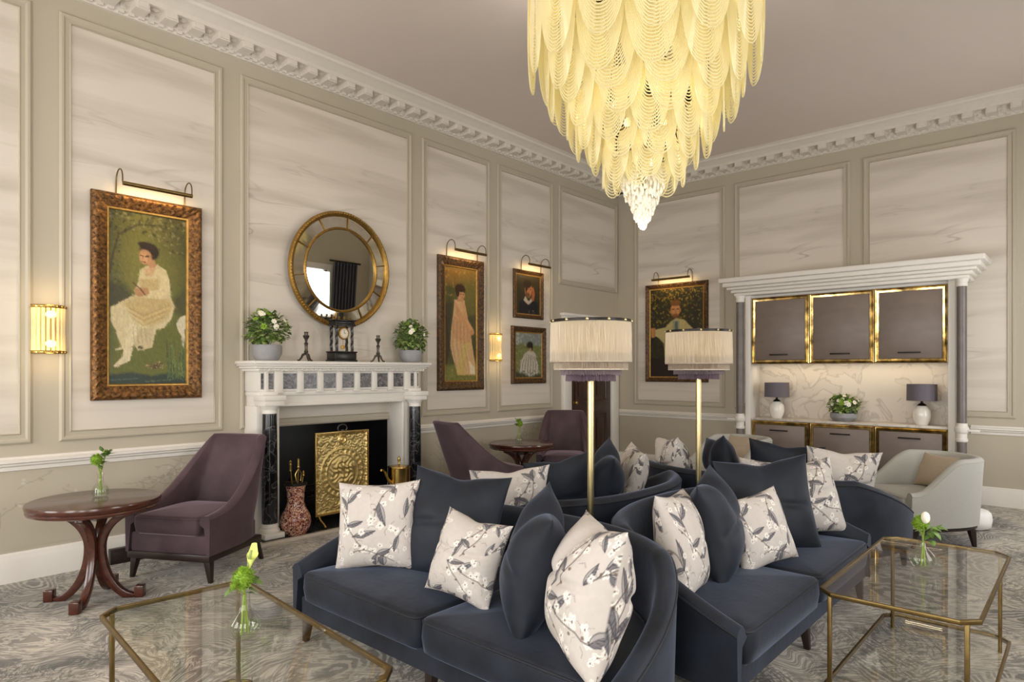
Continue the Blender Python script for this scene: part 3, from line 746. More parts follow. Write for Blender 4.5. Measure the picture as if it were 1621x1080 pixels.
# sofa turned to the fireplace wall (seen from behind)
pillow('f1', (3.06,2.76,.60), (.55,.84), 14, 'floral pillow at left end of the sofa that faces the fireplace wall', g, 1.08, 2)
pillow('n0', (3.44,2.66,.63), (.35,.94), 14, 'navy velvet pillow just left of nearer lamp pole, on the sofa facing the fireplace', g, .98, 6)
pillow('n1', (3.84,2.56,.66), (-.62,.78), 10, 'navy velvet pillow with a pointed top right of the front lamp pole', g, .98, 10)
pillow('f0', (4.26,2.60,.64), (-.70,.72), 12, 'floral pillow right of the pointed navy pillow, on the sofa facing the fireplace', g, 1.02, 4)
# farthest sofa
pillow('f1', (5.19,2.74,.645), (.80,-.60), 14, 'floral pillow at the left end of the farthest sofa, left of the rear lamp pole', g, 1.0, 5)
pillow('n1', (5.16,2.28,.65), (.66,-.75), 12, 'navy velvet pillow just right of rear lamp pole, before a grey tub chair', g, .96, 8)
pillow('n0', (5.20,1.80,.64), (.95,.25), 15, 'navy velvet pillow on the farthest sofa, in front of the base cabinets', g, .98, -5)
pillow('f0', (5.00,1.86,.585), (.96,.1), 17, 'floral pillow showing only its top edge below a navy pillow, farthest sofa', g, .84, -3)
pillow('f1', (5.22,1.40,.635), (.90,.42), 14, 'floral pillow at the right end of the farthest sofa, before the built-in cabinets', g, 1.06, -4)

# ------------------------------------------------------------------ plum slipper armchairs
def make_armchair(label, loc, rz):
    root = thing('armchair', label, 'armchair', loc, rz, 'plum velvet armchairs')
    a, D, th = .335, .63, .075; off = .35                    # root at the centre of the footprint
    def hf(x, y):
        t = min(1, max(0, (y-.04)/.55)); return .465+.48*(.12*t+.88*t**2.9)
    P = [(x, y) for x, y in superpath(a, D, 5.5, 84)]
    lean = lambda x, y: .38*min(1, max(0, y/D))**1.5
    m, rim = shell(P, hf, .19, .40, th, .015, lean, .35)
    m.v = [(x*(1-.12*max(0, (z-.5)/.45)), y-off, z) for x, y, z in m.v]
    b = m.build('backrest', M['plum'], root, angle=60)
    rim2 = [(x*(1-.12*max(0, (z-.5)/.45)), y-off, z-.006) for x, y, z in rim]
    MB().tube(rim2, .005, 6).build('piping', M['plum'], b)
    ol = [(p[0], p[1]-off) for p in superpath(a-th-.003, D-th-.02, 6, 60)]+[(-(a-th-.003), -.025-off), (a-th-.003, -.025-off)]
    m, pl = cushion(ol, .32, .455, .02, 96)
    c = m.build('seat_cushion', M['plum'], root, angle=60); MB().tube(pl, .004, 6, closed=True).build('piping', M['plum'], c)
    m = MB(); m.box(-a+.03, a-.03, -off+.012, D-off-.06, .19, .325); m.build('seat_base', M['plum'], root, bevel=.015)
    m = MB(); m.box(-a+.006, a-.006, -off+.004, D-off-.02, .145, .195); m.build('plinth', M['darkwood'], root, bevel=.005)
    for sx in (-1, 1):
        for sy in (-1, 1):
            mm = MB(); mm.frustum((sx*(a-.02), (-.31 if sy < 0 else .28), 0), (sx*(a-.045), -.30 if sy < 0 else .225, .16), (.013,.013), (.026,.026)); mm.build('leg', M['darkwood'], root, bevel=.003)
    return root
def face(nx, ny): return math.atan2(nx, -ny)
ch = make_armchair('plum velvet armchair left of the fireplace, beside the front round table', (2.06,4.93,0), face(-.87,-.49))
dup(ch, (4.90,4.78,0), face(.97,-.25), 'plum velvet armchair seen from its side, right of the fireplace')
dup(ch, (6.42,4.86,0), face(-.80,-.60), 'plum velvet armchair in front of the dark door')

# ------------------------------------------------------------------ grey tub chairs
def make_tub(label, loc, rz):
    root = thing('tub_chair', label, 'armchair', loc, rz, 'grey tub chairs')
    a, D, th = .395, .74, .075; off = .37
    def hf(x, y):
        t = min(1, max(0, (y-.03)/.42)); return .46+.27*t*t*(3-2*t)
    P = superpath(a, D, 2.6, 84); m, rim = shell(P, hf, .17, .36, th, .06, None, .5)
    m.v = [(x, y-off, z) for x, y, z in m.v]; b = m.build('backrest', M['grey'], root, angle=60)
    MB().tube([(x, y-off, z-.005) for x, y, z in rim], .005, 6).build('piping', M['grey'], b)
    ol = [(p[0], p[1]-off) for p in superpath(a-th-.003, D-th-.01, 2.8, 60)]+[(-(a-th-.003), -.01-off), (a-th-.003, -.01-off)]
    m, pl = cushion(ol, .26, .42, .02, 96); c = m.build('seat_cushion', M['grey'], root, angle=60)
    MB().tube(pl, .004, 6, closed=True).build('piping', M['grey'], c)
    ol = [(p[0], max(p[1]-off, -off+.02)) for p in superpath(a-.05, D-.05, 2.6, 40)]
    m = MB(); m.rings([[(x, y, .17) for x, y in ol], [(x, y, .27) for x, y in ol]]); m.build('seat_base', M['grey'], root)
    ol = [(p[0], max(p[1]-off, -off+.012)) for p in superpath(a-.012, D-.012, 2.6, 40)]
    m = MB(); m.rings([[(x, y, .14) for x, y in ol], [(x, y, .172) for x, y in ol]]); m.build('plinth', M['darkwood'], root)
    for sx, y in ((-1,-.30),(1,-.30),(-1,.20),(1,.20)):
        x = sx*(.32 if y < 0 else .27)
        mm = MB(); mm.frustum((x*1.06, y*1.08, 0), (x, y, .145), (.013,.013), (.026,.026)); mm.build('leg', M['darkwood'], root, bevel=.003)
    return root
tub = make_tub('light grey tub chair at right, beside the right end of the cabinets', (6.62,1.08,0), face(-.66,.75))
dup(tub, (6.95,2.95,0), face(-.9,.43), 'light grey tub chair with only its rounded back showing behind the rear lamp pole')
cu = pillow_mesh('cushion', .38, .14, 40, M['beige'], None, 0, 9)
cu.location = (6.70,1.02,.575); cu.rotation_euler = rotm(-.72,.69,20); cu.scale = (1.1,1,.82)
tag(cu, 'plain beige cushion in the grey tub chair at right', 'cushion', 'beige cushions in the tub chairs')
cu2 = cu.copy(); C.objects.link(cu2); cu2.location = (7.06,2.92,.585); cu2.rotation_euler = rotm(-.9,.43,18); cu2['label'] = 'plain beige cushion in the tub chair behind the rear lamp pole'
# white pouffe mostly hidden behind the right-hand tub chair
m, _ = cushion([(.2*math.cos(i*PI/16), .2*math.sin(i*PI/16)) for i in range(32)], .02, .19, .02, 48, .05)
tag(m.build('pouffe', M['linen'], None, (7.33,.88,-.018), angle=60), 'low white pouffe almost hidden behind the right-hand tub chair', 'pouffe')

# ------------------------------------------------------------------ round mahogany tables
def make_round_table(label, loc):
    root = thing('round_table', label, 'table', loc, 0, 'round mahogany side tables')
    m = MB(); m.lathe([(0,.572),(.345,.572),(.362,.578),(.366,.59),(.36,.598),(.368,.606),(.372,.622),(.368,.636),(.355,.64),(0,.641)], 64); m.build('tabletop', M['wood'], root, angle=50)
    m = MB(); m.lathe([(0,.50),(.05,.50),(.14,.535),(.26,.553),(.27,.574),(0,.574)], 4); m.build('bearer', M['wood'], root, rot=(0,0,0), bevel=.004)
    for k in range(4):
        ang = PI/4+k*PI/2+.12; loops = []; n = 26
        for i in range(n+1):
            t = i/n
            # opposed arc: out at the top, in at the waist, out at the foot
            z = .555*(1-t)
            q = (z-.33)/.33 if z < .33 else (z-.33)/.235
            r = .038+.225*(1-math.sqrt(max(0, 1-min(1, abs(q))**2*.985))) if z < .33 else .038+.265*(1-math.sqrt(max(0, 1-min(1, abs(q))**2*.98)))
            loops.append((r, z))
        # refine tangent
        L = []
        for i, (r, z) in enumerate(loops):
            a, b = loops[max(0, i-1)], loops[min(n, i+1)]; dr, dz = b[0]-a[0], b[1]-a[1]; l = math.hypot(dr, dz); nr, nz = -dz/l, dr/l
            hw, tk = .022, .022
            pts = []
            for s, e in ((-1,-1),(1,-1),(1,1),(-1,1)):
                rr = r+nr*tk*e; zz = max(0, z+nz*tk*e); x, y = rr*math.cos(ang)-s*hw*math.sin(ang), rr*math.sin(ang)+s*hw*math.cos(ang); pts.append((x, y, zz))
            L.append(pts)
        m = MB(); m.rings(L)
        r0 = .27; Mx = Matrix.Rotation(ang, 4, 'Z'); m.box(r0-.035, r0+.02, -.028, .028, 0, .075, 0, Mx)
        m.build('leg', M['wood'], root, bevel=.006)
    return root
rt = make_round_table('round mahogany side table at far left with four curved legs', (1.32,4.74,0))
dup(rt, (5.60,4.86,0), .3, 'round mahogany side table between the two plum armchairs right of the fireplace')

# ------------------------------------------------------------------ flowers, plants, vases
def leaf_into(m, p, d, up, L, W, mi=0):
    d = Vector(d).normalized(); s = d.cross(Vector(up)); s = s.normalized() if s.length > 1e-4 else Vector((1,0,0)); n = s.cross(d); p = Vector(p)
    vs = [p, p+d*L*.35+s*W-n*L*.02, p+d*L*.72+s*W*.7-n*L*.09, p+d*L-n*L*.22, p+d*L*.72-s*W*.7-n*L*.09, p+d*L*.35-s*W-n*L*.02, p+d*L*.5+n*W*.25]
    m.add([tuple(v) for v in vs], [(0,1,6),(1,2,6),(2,3,6),(3,4,6),(4,5,6),(5,0,6)], mi)
def make_planter(name, label, loc, R, H, rb, hb, seed, nl=260, cat='potted plant', group=None):
    r = random.Random(seed); root = thing(name, label, cat, loc, 0, group)
    m = MB(); m.lathe([(0,0),(rb*.66,0),(rb*.72,.006),(rb*.98,hb*.45),(rb,hb*.8),(rb*.97,hb),(rb*.9,hb),(rb*.88,hb*.75),(0,hb*.72)], 36); m.build('bowl', M['concrete'], root)
    m = MB(); cz = hb+(H-hb)*.40
    for i in range(nl):
        th, ph = r.uniform(0, 2*PI), math.acos(r.uniform(-.75, 1)); f = r.uniform(.45, 1)
        d = Vector((math.sin(ph)*math.cos(th), math.sin(ph)*math.sin(th), math.cos(ph)))
        p = Vector((d.x*R*f*.86, d.y*R*f*.86, max(hb*.75, cz+d.z*(H-cz)*f*.85))); dd = d+Vector((r.uniform(-.6,.6), r.uniform(-.6,.6), r.uniform(-.5,.5)))
        leaf_into(m, p, dd, (r.uniform(-.3,.3), r.uniform(-.3,.3), 1), r.uniform(.032,.052), r.uniform(.015,.026), 0 if r.random() < .65 else 1)
    for i in range(26):
        th, ph = r.uniform(0, 2*PI), math.acos(r.uniform(.0, 1)); d = Vector((math.sin(ph)*math.cos(th), math.sin(ph)*math.sin(th), math.cos(ph)))
        m.tube([(0,0,hb*.7), (d.x*R*.5, d.y*R*.5, cz+d.z*(H-cz)*.45), (d.x*R*.95, d.y*R*.95, cz+d.z*(H-cz)*.92)], .002, 4, 0)
    m.build('foliage', [M['leaf'], M['leafl']], root, smooth=False)
    for i in range(18):
        th, ph = r.uniform(0, 2*PI), math.acos(r.uniform(.05, .95)); d = Vector((math.sin(ph)*math.cos(th), math.sin(ph)*math.sin(th), math.cos(ph)))
        p = Vector((d.x*R*.86, d.y*R*.86, cz+d.z*(H-cz)*.86)); m = MB(); rr = r.uniform(.014,.024)
        for k in range(7):
            a = k*2*PI/7; t1 = d.orthogonal().normalized(); t2 = d.cross(t1); leaf_into(m, p, t1*math.cos(a)+t2*math.sin(a)+d*.5, d, rr*1.5, rr*.6)
        m.sphere(tuple(p+d*.006), rr*.45, 8, 5); m.build('blossom', M['petal'] if i % 3 else M['lime'], root)
    return root
pg = 'flower bowls'
make_planter('flower_bowl', 'bushy green and white flowers in a grey bowl at the left end of the mantel', (2.80,5.36,1.54), .205, .47, .125, .14, 3, 460, 'flower bowl', pg)
make_planter('flower_bowl', 'bushy green and white flowers in a grey bowl at the right end of the mantel', (4.40,5.36,1.54), .205, .47, .12, .13, 8, 460, 'flower bowl', pg)
make_planter('flower_bowl', 'low green and white flowers in a grey bowl on the cabinet counter between two lamps', (8.50,2.24,.85), .20, .33, .15, .1, 15, 460, 'flower bowl', pg)

def make_vase(label, loc, kind, sc=1, rz=0, gp='small glass flower vases', bud=False):
    root = thing('flower_vase', label, 'vase', loc, rz, gp); S = sc
    if kind == 'globe':
        pr = [(.0,.002),(.022,.002),(.040,.012),(.054,.035),(.056,.055),(.046,.078),(.026,.098),(.017,.118),(.016,.150),(.021,.175)]
    else:
        pr = [(.0,.002),(.034,.002),(.042,.01),(.043,.04),(.034,.06),(.018,.08),(.014,.11),(.02,.135)]
    m = MB(); m.lathe([(r*S, z*S) for r, z in pr], 28); m.v = m.v; m.f = [f for f in m.f if len(f) == 4]; m.build('glass_vase', M['vase'], root)
    top = pr[-1][1]*S
    m = MB(); m.lathe([(0,.006)]+[(r*S*.9, max(.006, z*S)) for r, z in pr[1:5]]+[(0, pr[4][1]*S)], 20); m.build('water', M['water'], root)
    def stem(pts, r=.0035): MB().tube([tuple(q*S for q in p) for p in pts], r*S, 6).build('stem', M['stem'], root)
    def bloom(c, r):
        m = MB(); rr = random.Random(int(r*1e4)); cc = Vector(c)*S
        m.sphere(tuple(cc), r*S*.8, 12, 8)
        for i in range(150):
            z = 1-2*(i+.5)/150; a = i*2.39996; q = math.sqrt(1-z*z); d = Vector((q*math.cos(a), q*math.sin(a), z))
            leaf_into(m, cc+d*r*S*.62, d+Vector((rr.uniform(-.3,.3), rr.uniform(-.3,.3), rr.uniform(-.3,.3))), (0,0,1) if abs(z) < .9 else (1,0,0), r*S*.45, r*S*.12)
        m.build('blossom', M['lime'], root)
    def leaves(c, n, L, seed):
        m = MB(); rr = random.Random(seed); cc = Vector(c)*S
        for i in range(n): leaf_into(m, cc+Vector((rr.uniform(-1,1), rr.uniform(-1,1), rr.uniform(-1,1)))*.02*S, (rr.uniform(-1,1), rr.uniform(-1,1), rr.uniform(-.5,.9)), (0,0,1), L*S, L*S*.3)
        m.build('foliage', M['leaf'], root, smooth=False)
    def calla(c, lean):
        m = MB(); c = Vector(c)*S; loops = []
        for k in range(7):
            t = k/6; r = (.004+.016*t**1.8)*S; lp = []
            for i in range(14):
                a = 2*PI*i/14; pt = (.022*t**3*S if i in (0, 1, 13) else 0)
                lp.append(tuple(c+Vector((lean[0]*t+r*math.cos(a)+pt*.6, lean[1]*t+r*math.sin(a), .058*S*t+pt+.012*S*t*math.cos(a)))))
            loops.append(lp)
        m.rings(loops, True, False); m.build('blossom', M['callap'], root)
        MB().tube([tuple(c+Vector((0,0,.02*S))), tuple(c+Vector((lean[0]*.8, lean[1]*.8, .075*S)))], .004*S, 6).build('spadix', M['leafl'], root)
    if kind == 'globe':
        stem([(.012,.0,.02),(.002,.0,.15),(-.012,.004,.195)]); stem([(-.012,.01,.02),(0,.004,.15),(.016,-.006,.235)]); stem([(.0,-.012,.02),(.004,0,.15),(-.045,.02,.20)], .0022)
        bloom((-.012,.004,.218), .04); (MB().sphere((.018*S,-.006*S,.25*S), .019*S, 12, 8, 0, (1,1,1.5)).sphere((.018*S,-.006*S,.234*S), .013*S, 10, 6).build('blossom', M['petal'], root) if bud else calla((.016,-.006,.228), (.016*S, -.012*S))); bloom((-.055,.024,.205), .014); leaves((.045,.0,.20), 9, .055, 4); leaves((.03,.02,.17), 5, .05, 5)
    else:
        stem([(.01,0,.01),(.0,0,.12),(-.02,.0,.2)]); stem([(-.01,0,.01),(0,.004,.12),(.03,.0,.24)])
        bloom((-.022,0,.215), .036); leaves((.03,0,.235), 12, .045, 6); leaves((.015,.01,.2), 6, .045, 7); bloom((.034,0,.25), .018)
    return root
make_vase('glass bud vase with green flowers on the far left round table', (1.36,4.78,.6425), 'low', 1.12, .3)
v2 = make_vase('glass bud vase with green and white flowers on the round table between two plum armchairs', (5.56,4.86,.6425), 'low', 1.0, 1.2)
make_vase('round glass vase with calla lily and lime bloom on the left glass coffee table', (1.075,2.215,.512), 'globe', 1.0, .9)
make_vase('round glass vase with white lily and lime bloom on the right glass coffee table', (3.585,.60,.512), 'globe', 1.0, -2.0, 'small glass flower vases', True)

# ------------------------------------------------------------------ glass coffee tables
def make_glass_table(label, loc, rz):
    root = thing('coffee_table', label, 'coffee table', loc, rz, 'glass and brass coffee tables')
    hx, hy, c = .635, .29, .062; b = .0085
    def oct_(hx, hy, c): return [(-hx+c,-hy),(hx-c,-hy),(hx,-hy+c),(hx,hy-c),(hx-c,hy),(-hx+c,hy),(-hx,hy-c),(-hx,-hy+c)]
    for nm, z, gz in (('top_frame', .51, 'glass_top'), ('shelf_frame', .075, 'glass_shelf')):
        O, I = oct_(hx, hy, c), oct_(hx-.013, hy-.013, c-.0045); n = 8
        m = MB(); m.v = [(x, y, z-.018) for x, y in O]+[(x, y, z) for x, y in O]+[(x, y, z) for x, y in I]+[(x, y, z-.018) for x, y in I]
        for i in range(n):
            j = (i+1) % n
            for k in range(4): m.f.append((k*n+i, k*n+j, ((k+1) % 4)*n+j, ((k+1) % 4)*n+i))
        m.m = [0]*len(m.f); f = m.build(nm, M['oldbrass'], root, bevel=.0015)
        G = oct_(hx-.012, hy-.012, c-.004); m = MB(); m.rings([[(x, y, z-.012) for x, y in G], [(x, y, z-.002) for x, y in G]]); m.build(gz, M['glass'], root, smooth=False)
    for sx in (-1, 1):
        for sy in (-1, 1):
            x, y = sx*(hx-c*.55-.012), sy*(hy-c*.55-.012); MB().box(x-b, x+b, y-b, y+b, 0, .5).build('leg', M['oldbrass'], root, bevel=.002)
    return root
gt = make_glass_table('glass coffee table with cut corners and brass frame at lower right', (3.585,.60,0), 0)
dup(gt, (1.05,2.26,0), math.radians(90-4.7), 'glass coffee table with cut corners and brass frame at lower left')

# ------------------------------------------------------------------ floor lamps
def make_floor_lamp(label, loc):
    root = thing('floor_lamp', label, 'lamp', loc, 0, 'brass floor lamps with fringed shades')
    m = MB(); m.lathe([(0,0),(.135,0),(.138,.008),(.132,.016),(.03,.022),(.022,.04),(0,.04)], 40); m.build('base', M['lampbrass'], root)
    m = MB(); m.lathe([(.019,.03),(.019,1.62),(.0,1.62)], 20); m.build('pole', M['lampbrass'], root)
    m = MB(); m.lathe([(.222,1.725),(.229,1.725),(.229,1.742),(.222,1.742),(.222,1.725)], 72)
    for k in range(3):
        a = k*2*PI/3+.4; m.tube([(0,0,1.732), (.224*math.cos(a), .224*math.sin(a), 1.732)], .004, 6)
    ring = m.build('shade_ring', M['bronze'], root)
    for k in range(12):
        a = k*PI/6; MB().sphere((.229*math.cos(a), .229*math.sin(a), 1.7335), .009, 8, 6).build('stud', M['lampbrass'], ring)
    m = MB(); m.lathe([(.0,1.62),(.012,1.62),(.012,1.735),(.018,1.74),(.014,1.757),(.0,1.762)], 12); m.build('finial', M['oldbrass'], root)
    MB().sphere((0,0,1.60), .03, 12, 8).build('bulb', M['bulb'], root)
    for r0, zt, zb, k in ((.226,1.728,1.505,'fr1'),(.205,1.56,1.462,'fr2'),(.168,1.52,1.430,'fr3'),(.136,1.48,1.395,'fr4')):
        n = int(2*PI*r0/.0062)*2; rr = random.Random(int(r0*1000)); lo = []
        for zi, z in enumerate((zt, (zt*2+zb)/3, (zt+2*zb)/3, zb)):
            lo.append([((r0+(.0035 if i % 2 else -.0035)+(rr.uniform(-.003,.003) if zi else 0)+zi*.001)*math.cos(2*PI*i/n), (r0+(.0035 if i % 2 else -.0035)+(rr.uniform(-.002,.002) if zi else 0)+zi*.001)*math.sin(2*PI*i/n), z+(rr.uniform(-.004,.006) if zi == 3 else 0)) for i in range(n)])
        m = MB(); m.rings(lo, False, False); t = m.build('fringe_tier', M[k], root, smooth=False)
        m = MB(); m.lathe([(r0-.006,zb+.004),(r0+.006,zb+.004),(r0+.006,zb-.004),(r0-.006,zb-.004),(r0-.006,zb+.004)], 60)
        if k in ('fr1', 'fr2'): m.build('trim_band', M['fr2'] if k == 'fr1' else M['fr1'], t)
    return root
LP = [(3.07,2.14,0), (4.35,2.10,0)]
fl = make_floor_lamp('brass floor lamp with cream and purple fringe shade, nearer one, before the door', LP[0])
dup(fl, LP[1], 0, 'brass floor lamp with fringe shade, farther one, before the portrait of a man')

# ------------------------------------------------------------------ chandelier
CH = (3.70, 2.17)
ch_ = thing('chandelier', 'large tiered chandelier of looped glass beads, glowing yellow, hung from the ceiling', 'chandelier', (CH[0], CH[1], 0))
m = MB(); m.lathe([(0,ZC-.06),(.1,ZC-.055),(.16,ZC-.02),(.17,ZC),(0,ZC)], 32); m.build('ceiling_plate', M['oldbrass'], ch_)
m = MB(); m.lathe([(.015,2.62),(.015,ZC-.04)], 12); m.build('stem', M['oldbrass'], ch_)
def swag(w_, drop, K, r, tr):
    m = MB()
    for k in range(1, K+1):
        f = k/K; ww = w_*(.10+.90*f); dd = drop*(.16+.84*f); path = []
        nseg = 16
        for i in range(nseg+1):
            a = PI*i/nseg; x = -ww*math.copysign(abs(math.cos(a))**.8, math.cos(a)); z = -dd*math.sin(a)**.85
            path.append((x, -.02*math.sin(a)-(x*x)*.5, z))
        m.tube(path, r, 4, cap=False)
    me = m
    return me
tiers = [(.70,3.96,.64,15),(.60,3.80,.63,13),(.555,3.58,.50,12),(.47,3.46,.50,11),(.395,3.27,.42,11),(.31,3.10,.34,9),(.24,2.95,.31,8),(.17,2.84,.22,7)]
mb = MB()
for r_, z_, d_, n_ in tiers: mb.lathe([(r_-.008,z_-.008),(r_+.004,z_-.008),(r_+.004,z_+.008),(r_-.008,z_+.008),(r_-.008,z_-.008)], 40); 
for r_, z_, d_, n_ in tiers:
    for k in range(4): mb.tube([(0,0,z_), (r_*math.cos(k*PI/2+.3), r_*math.sin(k*PI/2+.3), z_)], .005, 4)
mb.build('ring_frame', M['oldbrass'], ch_)
for ti, (r_, z_, d_, n_) in enumerate(tiers):
    w_ = r_*math.sin(PI/n_)*1.12; K = max(8, int(d_/.023)); sm = swag(w_, d_, K, .0048, r_)
    o0 = None
    for k in range(n_):
        a = 2*PI*k/n_+ti*.37
        if o0 is None:
            o0 = sm.build('bead_swag', M['beads'], ch_, smooth=False); o = o0
        else: o = o0.copy(); C.objects.link(o); o.parent = ch_
        o.location = ((r_+(.008 if k % 2 else -.004))*math.cos(a), (r_+(.008 if k % 2 else -.004))*math.sin(a), z_-(.012 if k % 2 else 0)); o.rotation_euler = (0,0,a+PI/2)
m = MB(); rr = random.Random(5)
for i in range(420):
    t = (i+.5)/420; z = 2.40+.34*t; r_ = .012+.150*t**.85; a = i*2.39996
    q = r_*rr.uniform(.82,1.1); m.sphere((q*math.cos(a), q*math.sin(a), z+rr.uniform(-.018,.012)), rr.uniform(.007,.012), 6, 4, 0, (1,1,rr.uniform(1.4,3.2)))
o = m.build('crystal_cluster', M['crystal'], ch_)
m = MB(); m.sphere((0,0,2.385), .014, 8, 6, 0, (1,1,1.5)); m.build('finial', M['crystal'], ch_)
for z, r_, n_ in ((3.62,.36,6),(3.30,.26,5),(3.02,.16,4),(2.82,.07,2)):
    for k in range(n_):
        a = 2*PI*k/n_+z; mm = MB(); mm.sphere((0,0,0), .022, 10, 8, 0, (1,1,1.4)); mm.build('bulb', M['bulb'], ch_, (r_*math.cos(a), r_*math.sin(a), z))

# ------------------------------------------------------------------ fireplace
FCX = 3.57
fp = thing('fireplace', 'white fireplace with black marble columns and dark opening', 'fireplace', (FCX, YL, 0))
W = M['white']
HB = .90                                            # half width of the body
m = MB()                                             # shelf with stepped mouldings
for h, o, z0, z1 in ((.97,.36,1.512,1.54),(.955,.345,1.495,1.512),(.935,.325,1.475,1.495),(.915,.305,1.45,1.475)): m.box(-h, h, -o, 0, z0, z1)
for i in range(42):
    x = -.9+i*1.8/41; m.box(x-.012, x+.012, -.318, -.3, 1.458, 1.474)
m.build('mantel_shelf', W, fp, bevel=.005)
m = MB(); m.box(-.885, .885, -.262, 0, 1.275, 1.452); fz = m.build('frieze', W, fp, bevel=.003)
xs = [-.855+i*.0 for i in range(1)]
tl = [(-.862,-.838),(-.79,-.745)]+[(-.655+i*.2015, -.655+i*.2015+.135) for i in range(7)]+[(.815,.845)]
tl = [(-.865,-.845),(-.80,-.755)]+[(-.665+i*.2, -.665+i*.2+.13) for i in range(7)]+[(.755,.80),(.845,.865)]
for a, b in tl: MB().box(a, b, -.268, -.258, 1.295, 1.432).build('marble_tile', M['slate'], fz, smooth=False)
blocks = [(-.845,-.80),(-.755,-.665)]+[(-.535+i*.2, -.535+i*.2+.07) for i in range(6)]+[(.665,.755),(.80,.845)]
for a, b in blocks: MB().box(a+.006, b-.006, -.285, -.255, 1.275, 1.45).box(a, b, -.29, -.255, 1.262, 1.2749).build('frieze_block', W, fz, bevel=.003)
m = MB(); m.box(-.88, .88, -.255, 0, 1.235, 1.275); m.box(-.87, .87, -.235, 0, FZ, 1.24); m.box(-.69, .69, -.245, -.2, FZ, FZ+.03); m.build('lintel', W, fp, bevel=.006)
for s in (-1, 1):
    x0, x1 = sorted((s*.69, s*.885)); m = MB(); m.box(x0, x1, -.22, 0, 0, FZ+.01); m.box(min(s*.68, s*.705), max(s*.68, s*.705), -.235, .02, 0, FZ); m.build('jamb', W, fp, bevel=.005)
    x = s*.80
    m = MB(); m.lathe([(.064,.15),(.066,.3),(.064,.7),(.058,1.09)], 32, (x,-.29,0)); col = m.build('column', M['blackm'], fp)
    m = MB(); m.box(x-.09, x+.09, -.385, -.2, .03, .075)
    m.lathe([(.082,.075),(.085,.09),(.078,.105),(.07,.112),(.074,.125),(.07,.14),(.062,.15)], 32, (x,-.29,0)); m.build('base', W, col, bevel=.003)
    m = MB(); m.lathe([(.058,1.085),(.066,1.09),(.062,1.10),(.062,1.12),(.075,1.14),(.084,1.155)], 32, (x,-.29,0)); m.box(x-.09, x+.09, -.38, -.2, 1.155, 1.2); m.box(x-.10, x+.10, -.39, -.2, 1.2, 1.245); m.box(x-.075, x+.075, -.30, -.2, 1.24, 1.275); m.build('capital', W, col, bevel=.004)
m = MB(); x0, x1 = FX0-FCX, FX1-FCX
m.box(x0-.02, x0, .0, .72, 0, FZ); m.box(x1, x1+.02, .0, .72, 0, FZ); m.box(x0-.02, x1+.02, .70, .72, 0, FZ); m.box(x0, x1, .0, .72, FZ, FZ+.02); m.box(x0, x1, 0, .72, -.02, .032)
m.build('firebox', M['soot'], fp, smooth=False)
m = MB(); m.box(-.93, .93, -.43, 0, .004, .03); hz = m.build('hearth', M['hearth'], fp, bevel=.004)
m = MB(); m.box(-.975, .975, -.475, -.43, .0, .031); m.box(-.975, -.93, -.43, 0, 0, .031); m.box(.93, .975, -.43, 0, 0, .031); m.build('hearth_kerb', M['stone'], hz, bevel=.004)
m = MB()
for z in (.2, .26, .32): m.tube([(-.3,.25,z),(.3,.25,z)], .008, 6)
for x in (-.3, .3): m.box(x-.012, x+.012, .235, .265, .03, .38); m.sphere((x,.25,.395), .02, 10, 8)
for i in range(8): m.tube([(-.26+i*.074,.25,.2),(-.26+i*.074,.45,.2)], .007, 6)
m.box(-.3,.3,.24,.26,.12,.14); m.build('grate', M['bronze'], fp)

# brass fire screen
fs = thing('fire_screen', 'embossed brass fire screen standing before the fireplace opening', 'fire screen', (3.50,5.27,.03), 0)
NXg, NYg = 90, 120; vs = []; fsx = []
rs = np.random.RandomState(3)
U, V = np.meshgrid(np.linspace(-.285, .285, NXg+1), np.linspace(.10, .85, NYg+1)); r_ = np.hypot(U, V-.47)
def ringh(r, c, w): return np.exp(-((r-c)/w)**2)
Hh = .010*ringh(r_, .17, .012)+.007*ringh(r_, .225, .01)+.018*np.clip(1-(r_/.16)**2, 0, 1)**.5
an = np.arctan2(V-.47, U)
Hh += .008*ringh(r_, .20, .018)*(np.sin(an*24) > 0)+.009*np.exp(-(r_/.13)**4)*np.sin(U*60+3*np.sin(V*38))*np.sin(V*55+2*np.sin(U*50))
Hh += .0035*(np.sin(U*95+5*np.sin(V*40))*np.sin(V*88+4*np.sin(U*52)))*(r_ > .24)
for cx, cz in ((0,.78),(0,.17)):
    rq = np.hypot(U-cx, V-cz); Hh = np.where(rq < .05, .012*ringh(rq, .034, .008)+.012*np.clip(1-(rq/.018)**2, 0, 1), Hh)
Hh += .008*ringh(np.minimum(.285-np.abs(U), np.minimum(V-.10, .85-V)), .012, .008)
mb = MB(); idx = np.arange((NXg+1)*(NYg+1)).reshape(NYg+1, NXg+1)
mb.v = np.stack([U, -Hh, V], -1).reshape(-1, 3).tolist(); mb.f = np.stack([idx[:-1,:-1], idx[:-1,1:], idx[1:,1:], idx[1:,:-1]], -1).reshape(-1, 4).tolist(); mb.m = [0]*len(mb.f)
mb.build('embossed_panel', M['polished'] if False else mat('embossed_brass', (214,190,128), .42, metal=1, noise=.2, nscale=12), fs)
m = MB(); frame_sweep(m, -.292, .292, .093, .857, [(0,.012),(0,-.014),(.012,-.014),(.012,.012)]); m.box(-.285, .285, .004, .01, .1, .85); m.build('frame', M['brass'], fs, bevel=.002)
for s in (-1, 1): MB().tube([(s*.25,.0,.095),(s*.25,-.03,.06),(s*.25,-.09,.03),(s*.25,-.115,.008)], .010, 8).tube([(s*.25,.0,.095),(s*.25,.05,.05),(s*.25,.09,.01)], .009, 8).build('foot', M['brass'], fs)
